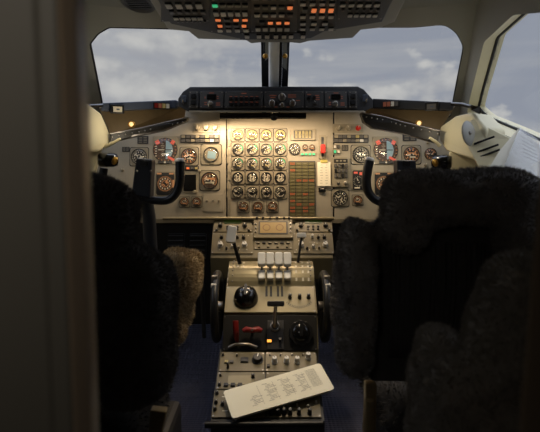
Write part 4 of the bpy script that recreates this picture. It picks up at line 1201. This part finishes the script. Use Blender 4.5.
x0, x1 = P(229, 275, 2.16).x, P(313.5, 275, 2.16).x
dm = MB(); dm.ext([Vector((x0, y, z))-ql for y, z in prof], (x1-x0, 0, 0), M['pedlt'])
def drum_pt(px, t, off=0.0):
    p = b + dv*t + nq*(0.042*math.sin(PI*t)**0.8 + off)
    x = P(px, 275, 2.15).x
    return Vector((x, p.y, p.z))
for i, x in enumerate((261.7, 270.2, 278.8, 287.3)):
    # slot
    mb = MB()
    pts = [drum_pt(x, t, 0.0015)-ql for t in span(0.12, 0.9, 10)]
    for k in range(9):
        p, q = pts[k], pts[k+1]; e = Vector((0.004, 0, 0))
        mb.add([p-e, p+e, q+e, q-e], [(0, 1, 2, 3)], M['black'])
    mb.build('slot', qd)
    base = drum_pt(x, 0.55, 0.0)-ql
    top = P(x, 259.5, 2.12)-ql
    mb = MB(); mb.tube([base, base*0.45 + top*0.55 + Vector((0, 0.004, 0)), top], 0.006, M['black'], 10)
    lv = mb.build('throttle_lever', qd)
    mb = MB(); mb.prism(rrect(0.0335, 0.056, 0.008, 4), -0.018, 0.018, M['lever'], Matrix.Translation(top) @ Matrix.Rotation(R(62), 4, 'X')); g = mb.build('grip', lv, 0.006, 3); g['label'] = 'white throttle grip'
    pb = P(x, 275.5, 2.115)-ql
    mb = MB(); mb.prism(rrect(0.028, 0.040, 0.005, 3), -0.012, 0.012, M['lever'], Matrix.Translation(pb) @ Matrix.Rotation(R(50), 4, 'X')); g = mb.build('latch', lv, 0.004); g['label'] = 'white latch below the grip'
# white index squares on the drum
mb = dm
for x in (238, 243.5, 296, 302.5, 308):
    for t in (0.12, 0.3, 0.48, 0.66, 0.84):
        if x < 250 and t < 0.4: continue
        p, q = drum_pt(x, t-0.035, 0.001)-ql, drum_pt(x, t+0.035, 0.001)-ql; e = Vector((0.0036, 0, 0))
        mb.add([p-e, p+e, q+e, q-e], [(0, 1, 2, 3)], M['white'])
dm.build('drum', qd, 0.0012)
# levers left and right
mb = MB(); bs, tp = drum_pt(239.5, 0.62)-ql, P(231.5, 234.5, 2.16)-ql
mb.tube([bs, bs*0.5+tp*0.5, tp], [0.009, 0.008, 0.007], M['black'], 10); lv = mb.build('airbrake_lever', qd)
mb = MB(); ax = (tp-bs).normalized(); Tq = Matrix.Translation(tp) @ Matrix.Rotation(R(8), 4, 'Y') @ Matrix.Rotation(R(72), 4, 'X')
mb.prism(rrect(0.040, 0.074, 0.010, 4), -0.012, 0.012, M['lever'], Tq); g = mb.build('paddle', lv, 0.005, 3); g['label'] = 'large white lever paddle'
mb = MB(); bs, tp = drum_pt(298.5, 0.7)-ql, P(301.5, 235.5, 2.20)-ql
mb.tube([bs, tp], [0.006, 0.005], M['dark'], 10); lv = mb.build('flap_lever', qd)
mb = MB(); mb.prism(rrect(0.040, 0.022, 0.006, 4), -0.012, 0.012, M['lever'], Matrix.Translation(tp) @ Matrix.Rotation(R(72), 4, 'X')); g = mb.build('head', lv, 0.004, 3); g['label'] = 'white lever head'
# fasteners strip on the upper drum edge
mb = MB()
for k in range(7):
    for x in (233 + 0*k, 310):
        p = drum_pt(x, 0.08+0.13*k, 0.0015)-ql; mb.lathe([(0.0035, 0), (0.002, 0.002), (0, 0.002)], M['metal'], 8, Matrix.Translation(p) @ Matrix.Rotation(R(60), 4, 'X'))
mb.build('fasteners', qd)

# trim panel
FT = Frame(286, 2.105, 313, 1.985)
o, rp, w, h = flat_unit(FT, 225.5, 287, 315, 312.5, 'trim_panel', 'pale sloping panel below the throttles with a domed knob and three small switches', 'control panel', 'pedlt', 0.004, rr=0.004)
mb = MB(); r = 11.5*FT.mpp(246, 298)[0]; u, v = FT.loc(rp, 246, 300)
mb.lathe([(r*1.05, 0.0), (r*1.05, 0.014), (r, 0.02), (r*0.92, 0.036), (r*0.66, 0.05), (r*0.3, 0.057), (0, 0.058)], M['gloss'], 28)
mb.box((0, 0.0, 0.056), (r*0.22, r*1.2, 0.014), M['black'])
k = mb.build('trim_knob', o); k.location = (u, v, 0.004); k['label'] = 'big glossy black domed knob'
for x, y in ((290, 298.5), (299.5, 298.5), (308.5, 298.5)):
    knob(FT, o, rp, x, y, 1.7, 'black', 0.022, 0, 0.004, name='toggle_switch')
mb = MB(); u0, v0 = FT.loc(rp, 299, 303); mx, my = FT.mpp(299, 303)
for k in range(15):
    t = (k-7)/7; mb.quad((u0 + t*12*mx, v0 - (1-t*t)*4.5*my), 0.6*mx, 1.6*my, 0.0044, M['black'], t*0.5)
for k in range(14):
    t = (k-6.5)/7; mb.quad((u0 + t*12*mx, v0 - (1-t*t)*4.5*my - 1.2*my), 1.8*mx, 0.35*my, 0.0044, M['black'], t*0.4)
mb.build('scale', o)
mb = MB()
for i, x in enumerate((266.5, 271, 278, 282)):
    u, v = FT.loc(rp, x, 292); mb.quad((u, v), 2.2*mx, 11*my, 0.0045, M['face'])  # dark bars paint lever stems and the shadows below the latches
mb.build('slots', o)

# dark lower face
FD = Frame(314, 1.99, 351, 1.935)
o, rp, w, h = flat_unit(FD, 223, 315, 317, 350.5, 'parking_panel', 'black recessed pedestal panel with red handles, one lit amber lamp and a round wheel', 'control panel', 'deep', 0.003)
def tl(px, py, zz):
    u, v = FD.loc(rp, px, py); return Vector((u, v, zz))
mb = MB(); mb.tube([tl(237, 341, 0.003), tl(236.8, 337, 0.03), tl(236.6, 330, 0.045), tl(236.4, 322, 0.05)], [0.008, 0.010, 0.012, 0.011], M['reddk'], 12); g = mb.build('release_handle', o); g['label'] = 'upright red handle'
mb = MB(); mb.tube([tl(243.5, 331.5, 0.035), tl(247, 330.2, 0.038), tl(252.6, 331, 0.04), tl(258.5, 330.2, 0.038), tl(261.8, 331.5, 0.035)], [0.008, 0.012, 0.010, 0.012, 0.008], M['reddk'], 12)
mb.tube([tl(252.6, 331, 0.003), tl(252.6, 331, 0.038)], 0.006, M['metal'], 10); mb.disc((tl(252.6, 331, 0).x, tl(252.6, 331, 0).y), 0.005, 0.0505, M['metal'], 10); g = mb.build('pull_handle', o); g['label'] = 'horizontal red handle'
mb = MB(); mb.tube([tl(229, 347.5, 0.012), tl(236, 344.5, 0.02), tl(248, 344.5, 0.02), tl(257, 347.5, 0.012)], 0.006, M['metal'], 10); g = mb.build('guard', o); g['label'] = 'chrome guard bar'
mb = MB(); mb.box(tl(275.5, 335, 0.005), (17*.0039, 30*.0037, 0.005), M['dark2']); mb.build('centre_plate', o, 0.002)
mb = MB(); mb.lathe([(0.012, 0.006), (0.020, 0.006), (0.020, 0.012), (0.012, 0.012), (0.012, 0.006)], M['metal'], 20, Matrix.Translation((tl(275, 326.5, 0).x, tl(275, 326.5, 0).y, 0)), True, False)
mb.tube([tl(275, 326.5, 0.004), tl(275, 317, 0.055), tl(275.3, 307, 0.085)], [0.010, 0.007, 0.007], M['metal'], 12); lv = mb.build('brake_lever', o)
mb = MB(); tp = tl(275.5, 306.5, 0.086); mb.prism(rrect(0.066, 0.020, 0.006, 4), -0.012, 0.012, M['black'], Matrix.Translation(tp)); g = mb.build('lever_grip', lv, 0.004, 3); g['label'] = 'black cross grip'
p = tl(269.3, 341, 0.008); mb = MB(); mb.box(p, (0.021, 0.014, 0.006), M['black']); mb.build('lamp_socket', o)
mb = MB(); mb.box(p + Vector((0, 0, 0.003)), (0.017, 0.010, 0.006), M['amber2']); g = mb.build('indicator_lamp', o); g['label'] = 'lit amber lamp'
p = tl(280, 341.5, 0.006); mb = MB(); mb.tube([p, p + Vector((0, 0.01, 0.02))], [0.005, 0.006], M['dark2'], 8); mb.build('toggle_switch', o)
r = 12.2*FD.mpp(300.6, 332)[0]; u, v = FD.loc(rp, 300.8, 333)
mb = MB(); nn_ = 40; pr = [(r*(1.0 if (k//2) % 2 else 0.93)*math.cos(2*PI*k/nn_), r*(1.0 if (k//2) % 2 else 0.93)*math.sin(2*PI*k/nn_)) for k in range(nn_)]
mb.prism(pr, 0.003, 0.026, M['black']); mb.lathe([(r*0.72, 0.026), (r*0.68, 0.034), (r*0.4, 0.04), (0, 0.04)], M['gloss'], 24); mb.box((0, r*0.3, 0.042), (r*0.24, r*1.2, 0.018), M['black'])
g = mb.build('trim_wheel', o, 0.001); g.location = (u, v, 0); g['label'] = 'big black fluted round wheel'

# lower pedestal rack
FL = Frame(352, 1.92, 421, 1.625)
def rack_unit(x0, y0, x1, y1, label, m='ped'):
    # rack edges follow the slightly flared picture outline
    cx, cy = (x0+x1)/2, (y0+y1)/2
    return flat_unit(FL, x0, y0, x1, y1, 'rack_panel', label, 'control panel', m, 0.006, 'control panels in the lower pedestal rack')
o, rp, w, h = rack_unit(220, 353, 264.5, 372, 'rack panel with one round black selector, upper left of the lower pedestal')
knob(FL, o, rp, 257.5, 361.5, 5.0, 'black', 0.02, -10, 0.006, cap='lever', label='round black selector')
caprow(FL, o, rp, (226.5, 231.5), (363.5,), 4.2, 2.6, ['facepale', D], 0.006, 'caption'); caprow(FL, o, rp, (244.6,), (361.5,), 8, 5, ['black'], 0.006, 'guard')
knob(FL, o, rp, 223, 356.5, 1.3, 'black', 0.01, 0, 0.006); knob(FL, o, rp, 237, 357, 1.0, 'metal', 0.01, 0, 0.006); knob(FL, o, rp, 228, 369, 1.2, 'black', 0.026, 0, 0.006, name='toggle_switch')
o, rp, w, h = rack_unit(265.5, 353, 316.5, 372, 'rack panel with a row of four pale knobs, upper right of the lower pedestal')
for x in (274.5, 286.5, 297, 308): knob(FL, o, rp, x, 363.5 if x < 300 else 359.5, 2.6, 'lever', 0.026, rnd.uniform(-30, 30), 0.006, cap='black')
for x in (270, 280.5, 292, 303): knob(FL, o, rp, x, 356.5, 0.9, 'metal', 0.008, 0, 0.006)
caprow(FL, o, rp, (268.5,), (367.5,), 3, 3, ['black'], 0.006, 'key')
o, rp, w, h = rack_unit(217, 373, 265, 390, 'rack panel with a worn blank middle and a dark toggle, left of the booklet')
caprow(FL, o, rp, span(226, 240, 3), (386.5,), 4.6, 3.2, ['black'], 0.006, 'key'); knob(FL, o, rp, 253, 378.5, 1.8, 'black', 0.016, 0, 0.006); knob(FL, o, rp, 220.5, 377, 1.1, 'black', 0.01, 0, 0.006); knob(FL, o, rp, 219.5, 386.5, 1.5, 'black', 0.012, 0, 0.006)
mb = MB(); u, v = FL.loc(rp, 242, 379); mx, my = FL.mpp(242, 379); mb.prism(rrect(26*mx, 9*my, 0.004, 3), 0.006, 0.008, M['pedlt']); mb.build('cover_plate', o)
o, rp, w, h = rack_unit(266, 373, 318, 390, 'rack panel mostly hidden under the booklet, right side of the lower pedestal')
for x in (312.5, 315): knob(FL, o, rp, x, 386, 0.9, 'metal', 0.01, 0, 0.006)
o, rp, w, h = rack_unit(213, 391, 265.5, 418, 'rack panel with small dark knobs at its left edge, lower left below the booklet')
for x, y in ((217, 395), (216, 404), (215, 411), (222.5, 406), (231, 413), (244, 414.5)): knob(FL, o, rp, x, y, 1.7, 'black', 0.014, rnd.uniform(-50, 50), 0.006)
legends(FL, o, rp, [(225, 412, 5, .8), (238, 411, 6, .8), (252, 411, 6, .8), (224, 398, 4, .8)], 0.0064, 'white')
o, rp, w, h = rack_unit(266.5, 391, 320, 418, 'rack panel with a bottom row of dark rocker knobs, lower right below the booklet')
for i, x in enumerate((271, 277.5, 284, 290, 299, 309.5)): knob(FL, o, rp, x, 415, 2.0, 'black', 0.024, 0, 0.006)
for x, y in ((297, 407), (308, 408), (316, 404), (312, 398)): knob(FL, o, rp, x, y, 1.0, 'lever', 0.01, 0, 0.006)
# booklet
bk = empty('checklist_booklet', FL.w(278, 391, 0.04), FL.rot); tag(bk, 'cream laminated checklist booklet lying aslant across the lower pedestal', 'booklet')
def bl(px, py, off): 
    d = FL.mat.transposed() @ (hit(px, py, FL.o + FL.n*0.04, FL.n) - FL.w(278, 391, 0.04)); return (d.x, d.y)
cor = [bl(*p, 0) for p in ((223.3, 391), (319.8, 363), (334.6, 389), (232.5, 418.5))]
mb = MB()
cv_ = [Vector(c) for c in cor]; cc = sum(cv_, Vector((0, 0)))/4
def rq(s): return [tuple((cc + (c-cc)*s)) for c in cv_]
def rpoly(pts, r):
    v = rounded([Vector((a, b, 0)) for a, b in pts], r, 4); return [(p.x, p.y) for p in v]
mb.prism(rpoly(cor, 0.012)[::-1], -0.010, -0.002, M['paper2']); mb.build('pages', bk, 0.001)
mb = MB(); mb.prism(rpoly(rq(1.006), 0.012)[::-1], -0.002, 0.0, M['paper2']); mb.build('cover', bk, 0.0006)
mb = MB()
ex = (cv_[1]-cv_[0]); ey = (cv_[3]-cv_[0]); ang = math.atan2(ex.y, ex.x)
y_ = Vector((-ex.y, ex.x)).normalized()
if y_.dot(ey) < 0: y_ = -y_
ey = y_*ey.dot(y_)
for c in range(4):
    u0 = 0.19 + c*0.16
    for k in range(13):
        f = 0.18 + k*0.052
        if c == 0 and k < 6: continue
        p = cv_[0] + ex*(u0 + (0.05 if k % 4 else 0.02)) + ey*f
        wln = ex.length*(0.05 if k % 4 == 0 else rnd.uniform(0.05, 0.11))
        mb.quad((p.x + math.cos(ang)*wln*0.3, p.y + math.sin(ang)*wln*0.3), wln, 0.0016, 0.0005, M['ink'], ang)
for k in range(16):
    p = cv_[0] + ex*0.86 + ey*(0.14+k*0.042); mb.quad((p.x, p.y), ex.length*0.10, 0.0012, 0.0005, M['ink'], ang)
for c in range(1, 5):
    p = cv_[0] + ex*(0.155+c*0.155) + ey*0.5; mb.quad((p.x, p.y), 0.0008, ey.length*0.7, 0.0005, M['ink'], ang)
mb.build('printing', bk)
# aft rail
rl = empty('pedestal_rail', P(264, 424, 1.61)); tag(rl, 'black bar across the rear end of the pedestal', 'rail')
mb = MB(); a, b = P(205, 425, 1.60)-rl.location, P(323, 424, 1.60)-rl.location
mb.tube([a, b], 0.011, M['black'], 12); mb.build('bar', rl)
mb = MB()
for t in (0.12, 0.88): q = a + (b-a)*t; mb.tube([q, q + Vector((0, 0.045, -0.02))], 0.008, M['black'], 8)
mb.build('bracket', rl)

# trim wheels at the pedestal flanks
for (px, xo, lab, hx) in ((219, nL-0.030, 'left', (215.5, 276)), (323, nR+0.030, 'right', (325, 276))):
    o = empty('elevator_handwheel', Vector((xo, 2.03, P(px, 306, 2.03).z))); tag(o, 'black elevator trim wheel on the %s flank of the pedestal' % lab, 'trim wheel', 'elevator trim wheels')
    Ty = Matrix.Rotation(PI/2, 4, 'Y')
    mb = MB(); mb.lathe([(0.118, -0.014), (0.138, -0.014), (0.145, -0.006), (0.145, 0.006), (0.138, 0.014), (0.118, 0.014), (0.112, 0.006), (0.03, 0.006), (0.03, -0.006), (0.112, -0.006), (0.118, -0.014)], M['black'], 40, Ty, True, False); mb.build('wheel', o)
    s = -1 if lab == 'left' else 1
    mb = MB(); mb.lathe([(0.02, -0.022), (0.02, 0.022), (0, 0.022)], M['metal'], 16, Ty); mb.build('hub', o)
    mb = MB(); mb.box((s*0.004, -0.06, 0.125), (0.024, 0.02, 0.028), M['metal']); mb.box((s*0.004, -0.085, 0.098), (0.022, 0.02, 0.03), M['lever']); g = mb.build('handle', o, 0.003); g['label'] = 'chrome and white crank handle'

# ---------------------------------------------------------------- seats in sheepskin
def remeshed(parts, voxel=0.016, smooth=6):
    """union of soft blocks -> one continuous skin; parts: (center, half sizes, exponent)"""
    mb = MB()
    for (c, h, e) in parts:
        nu, nv = 32, 20; vs_, fs = [], []
        def sp(x): return math.copysign(abs(x)**e, x)
        for j in range(nv+1):
            ph = -PI/2 + PI*j/nv
            for i in range(nu):
                th = 2*PI*i/nu
                vs_.append((c[0]+h[0]*sp(math.cos(ph))*sp(math.cos(th)), c[1]+h[1]*sp(math.cos(ph))*sp(math.sin(th)), c[2]+h[2]*sp(math.sin(ph))))
        for j in range(nv):
            for i in range(nu):
                fs.append((j*nu+i, j*nu+(i+1) % nu, (j+1)*nu+(i+1) % nu, (j+1)*nu+i))
        mb.add(vs_, fs, M['fur'])
    o = mb.build('tmp')
    r = o.modifiers.new('r', 'REMESH'); r.mode = 'VOXEL'; r.voxel_size = voxel
    s = o.modifiers.new('s', 'SMOOTH'); s.factor = 0.5; s.iterations = smooth
    dg = bpy.context.evaluated_depsgraph_get()
    me = bpy.data.meshes.new_from_object(o.evaluated_get(dg))
    bpy.data.objects.remove(o)
    return me
def furry(name, parts, parent, m, n, length, seed, width=0.0026, voxel=0.016, lump=0.006):
    me = remeshed(parts, voxel)
    nv, nf = len(me.vertices), len(me.polygons)
    co = np.empty(nv*3); me.vertices.foreach_get('co', co); co = co.reshape(-1, 3)
    no = np.empty(nv*3); me.vertices.foreach_get('normal', no); no = no.reshape(-1, 3)
    rs = np.random.RandomState(seed)
    # woolly lumps
    kx = rs.uniform(-1, 1, (14, 3)) * 55; ph = rs.uniform(0, 6.28, 14)
    lum = np.sin(co @ kx.T + ph).sum(1) / 14 ** 0.5
    co = co + no * (lum[:, None] * lump)
    me.calc_loop_triangles()
    tri = np.empty(len(me.loop_triangles)*3, dtype=np.int32); me.loop_triangles.foreach_get('vertices', tri); tri = tri.reshape(-1, 3)
    A, B_, C_ = co[tri[:, 0]], co[tri[:, 1]], co[tri[:, 2]]
    ar = np.linalg.norm(np.cross(B_-A, C_-A), axis=1); pr = ar/ar.sum()
    idx = rs.choice(len(tri), n, p=pr)
    u = rs.rand(n); v = rs.rand(n); fl = u+v > 1; u[fl] = 1-u[fl]; v[fl] = 1-v[fl]
    base = A[idx] + (B_[idx]-A[idx])*u[:, None] + (C_[idx]-A[idx])*v[:, None]
    nn = no[tri[idx, 0]]
    clump = np.stack([np.sin(base @ kx[i] + ph[i]) + np.sin(base @ kx[i+3]*1.7 + ph[i+3]) for i in range(3)], 1)
    d = nn + 0.28*clump + rs.normal(0, 0.30, (n, 3)); d /= np.linalg.norm(d, axis=1)[:, None]
    L = length*rs.uniform(0.55, 1.2, n)
    side = np.cross(d, rs.normal(0, 1, (n, 3))); side /= np.linalg.norm(side, axis=1)[:, None]
    w = width/2
    curl = rs.normal(0, 0.25, (n, 3))
    midp = base + d*(L*0.55)[:, None]; tip = midp + (d+curl)*(L*0.5)[:, None]
    verts = np.concatenate([co, np.stack([base-side*w-nn*0.003, base+side*w-nn*0.003, midp+side*w*0.8, midp-side*w*0.8, tip], 1).reshape(-1, 3)])
    faces = [tuple(p.vertices) for p in me.polygons]
    for k in range(n):
        b0 = nv + 5*k
        faces.append((b0, b0+1, b0+2, b0+3)); faces.append((b0+3, b0+2, b0+4))
    m2 = bpy.data.meshes.new(name); m2.from_pydata(verts.tolist(), [], faces); m2.materials.append(m)
    m2.polygons.foreach_set('use_smooth', [True]*len(m2.polygons)); m2.update()
    bpy.data.meshes.remove(me)
    o = bpy.data.objects.new(name, m2); C.objects.link(o); o.parent = parent
    return o
def seat(root_loc, label, xin, xout, Yb, ztop, zsh, s, head_in, bolster, seed):
    """s = +1: inboard edge on the low-x side is xin (right seat); s=-1: left seat, inboard edge on high-x side"""
    o = empty('pilot_seat', root_loc); tag(o, label, 'seat', 'sheepskin pilot seats'); L = o.location
    return o
# right pilot seat (first officer)
Yr = 1.24
xin = P(341, 280, Yr).x; xout = P(545, 250, Yr).x
zt = P(440, 172, Yr).z; zb = P(350, 386, Yr).z
rs_ = empty('pilot_seat', ((xin+xout)/2, Yr+0.15, 0)); tag(rs_, 'dark pilot seat right of the pedestal with fluffy sheepskin cover, seen from behind', 'seat', 'sheepskin pilot seats')
L = rs_.location
def rel(x, y, z): return (x-L.x, y-L.y, z-L.z)
xc = (xin+xout)/2; hw = (xout-xin)/2
hin = P(388, 190, Yr).x; zsh = P(350, 223, Yr).z
furry('sheepskin_cover', [
    (rel((hin+xout)/2+0.01, Yr+0.07, zt-0.062), ((xout-hin)/2+0.01, 0.085, 0.066), 0.55),
    (rel(xin+0.05, Yr+0.10, (zsh+zb)/2), (0.044, 0.13, (zsh-zb)/2), 0.6),
    (rel(hin+0.055, Yr+0.06, zt-0.115), (0.058, 0.08, 0.085), 0.7),
    (rel(xout-0.05, Yr+0.10, (zt-0.08+zb)/2), (0.05, 0.13, (zt-0.08-zb)/2), 0.55),
    (rel(xc, Yr+0.15, (zsh+zb)/2-0.01), (hw-0.03, 0.06, (zsh-zb)/2-0.01), 0.4),
    (rel((hin+xout)/2+0.02, Yr+0.14, zt-0.16), ((xout-hin)/2-0.02, 0.05, 0.14), 0.5),
], rs_, M['fur'], 60000, 0.010, 3, 0.0022)
mb = MB()
xb0, xb1, zb0, zb1 = xin+0.085, xout-0.08, zb-0.02, zt-0.125
mb.box(rel((xb0+xb1)/2, Yr+0.085, (zb0+zb1)/2), (xb1-xb0, 0.05, zb1-zb0), M['fabric']); mb.build('back_panel', rs_, 0.02, 4)
# gathered pocket
mb = MB(); nx = 60; v = []; f = []
for j in range(7):
    t = j/6; z = zt-0.18 - t*0.30
    for i in range(nx+1):
        x = xb0+0.05 + (xb1-xb0-0.10)*i/nx
        amp = 0.006*(1-t*0.8)
        v.append(rel(x, Yr+0.052 - 0.012*math.sin(PI*min(1, t*1.2)) - amp*math.sin(i*1.9) - amp*0.6*math.sin(i*0.83+1), z))
for j in range(6):
    for i in range(nx): f.append((j*(nx+1)+i, j*(nx+1)+i+1, (j+1)*(nx+1)+i+1, (j+1)*(nx+1)+i))
mb.add(v, f, M['fabric'], True); pk = mb.build('pocket', rs_); sd = pk.modifiers.new('s', 'SOLIDIFY'); sd.thickness = 0.004
furry('seat_cushion', [(rel(xc+0.05, Yr+0.42, 0.42), (hw-0.10, 0.26, 0.08), 0.5)], rs_, M['fabric'], 6000, 0.014, 8)
mb = MB(); mb.box(rel(xc+0.06, Yr+0.40, 0.18), (hw*1.1, 0.40, 0.34), M['dark']); mb.build('pedestal_base', rs_, 0.02)
mb = MB(); mb.ext([Vector(rel(*P(x, y, Yr+.10))) for x, y in ((366, 384), (377, 384), (376, 436), (364, 436))], (0, 0.03, 0), M['seatmetal']); g = mb.build('recline_bracket', rs_, 0.004); g['label'] = 'tan metal bracket'
mb = MB(); mb.tube([Vector(rel(*P(370, 400, Yr+.09))), Vector(rel(P(370, 400, Yr+.09).x, Yr+.12, 0.02))], 0.012, M['seatmetal'], 10); mb.build('support_leg', rs_)

# left pilot seat (captain)
Yl = 1.10
xi = P(171, 300, Yl).x; xo = xi-0.50
zt = P(110, 170, Yl).z; zs = P(160, 244, Yl).z; zb = P(165, 417, Yl).z
ls_ = empty('pilot_seat', ((xi+xo)/2, Yl+0.15, 0)); tag(ls_, 'dark sheepskin pilot seat with a tan furry armrest, partly behind the door edge', 'seat', 'sheepskin pilot seats')
L = ls_.location
hx = P(143, 200, Yl).x
furry('sheepskin_cover', [
    (rel((xi+xo)/2-0.012, Yl+0.09, (zs+zb)/2-0.012), (0.25, 0.10, (zs-zb)/2-0.008), 0.38),
    (rel(hx-0.198, Yl+0.09, (zt+zs)/2-0.035), (0.165, 0.085, (zt-zs)/2+0.024), 0.78),
], ls_, M['fur'], 60000, 0.010, 5, 0.0022)
xb = P(199, 290, 1.52).x
zc1 = P(185, 252, 1.50).z
furry('seat_cushion', [
    (rel((xi+xo)/2-0.02, 1.45, 0.46), (0.17, 0.28, 0.10), 0.5)], ls_, M['fabric'], 6000, 0.012, 6)
furry('armrest', [
    (rel(xb-0.06, 1.50, zc1-0.085), (0.055, 0.20, 0.075), 0.62),
    (rel(xb-0.075, 1.46, zc1-0.15), (0.05, 0.19, 0.10), 0.7)], ls_, M['furlt'], 26000, 0.011, 16)['label'] = 'tan furry armrest'
mb = MB(); mb.box(rel((xi+xo)/2, Yl+0.36, 0.20), (0.34, 0.40, 0.34), M['dark']); mb.build('pedestal_base', ls_, 0.02)
mb = MB(); mb.ext([Vector(rel(*P(x, y, Yl+.14))) for x, y in ((150, 410), (166, 412), (160, 440), (148, 440))], (0, 0.03, 0), M['seatmetal']); g = mb.build('recline_bracket', ls_, 0.004); g['label'] = 'tan metal bracket'

# observer's seat in the right foreground
Yo = 0.80
os_ = empty('jump_seat', (P(520, 300, Yo).x, Yo+0.1, 0)); tag(os_, 'grey sheepskin jump seat close by in the lower right corner', 'seat'); L = os_.location
def po(px, py, Y): return P(px, py, Y)
c1 = po(522, 340, Yo); t1 = po(522, 265, Yo)
furry('backrest', [
    (rel(po(534, 300, Yo).x+0.01, Yo+0.07, t1.z-0.085), (po(523, 300, Yo).x-po(486, 300, Yo).x+0.004, 0.07, 0.088), 0.8),
    (rel(po(530, 350, Yo).x, Yo+0.08, po(530, 368, Yo).z), (po(530, 350, Yo).x-po(486, 350, Yo).x, 0.07, 0.12), 0.75),
    (rel(po(520, 420, Yo).x, Yo+0.09, po(520, 440, Yo).z), (po(520, 420, Yo).x-po(442, 420, Yo).x, 0.07, 0.13), 0.7),
], os_, M['furgr'], 26000, 0.009, 11, 0.002, 0.012, 0.004)
furry('armrest', [
    (rel(po(452, 370, Yo+.12).x, Yo+0.20, po(446, 392, Yo+.12).z), (po(446, 370, Yo+.12).x-po(420, 370, Yo+.12).x, 0.06, po(446, 342, Yo+.12).z-po(446, 392, Yo+.12).z), 0.7),
    (rel(po(449, 430, Yo+.12).x, Yo+0.20, po(440, 435, Yo+.12).z), (0.05, 0.06, 0.11), 0.7)], os_, M['furgr'], 12000, 0.009, 12, 0.002, 0.012, 0.004)
mb = MB(); mb.box((0.02, 0.03, 0.26), (0.26, 0.14, 0.50), M['dark']); mb.build('support_frame', os_, 0.02)
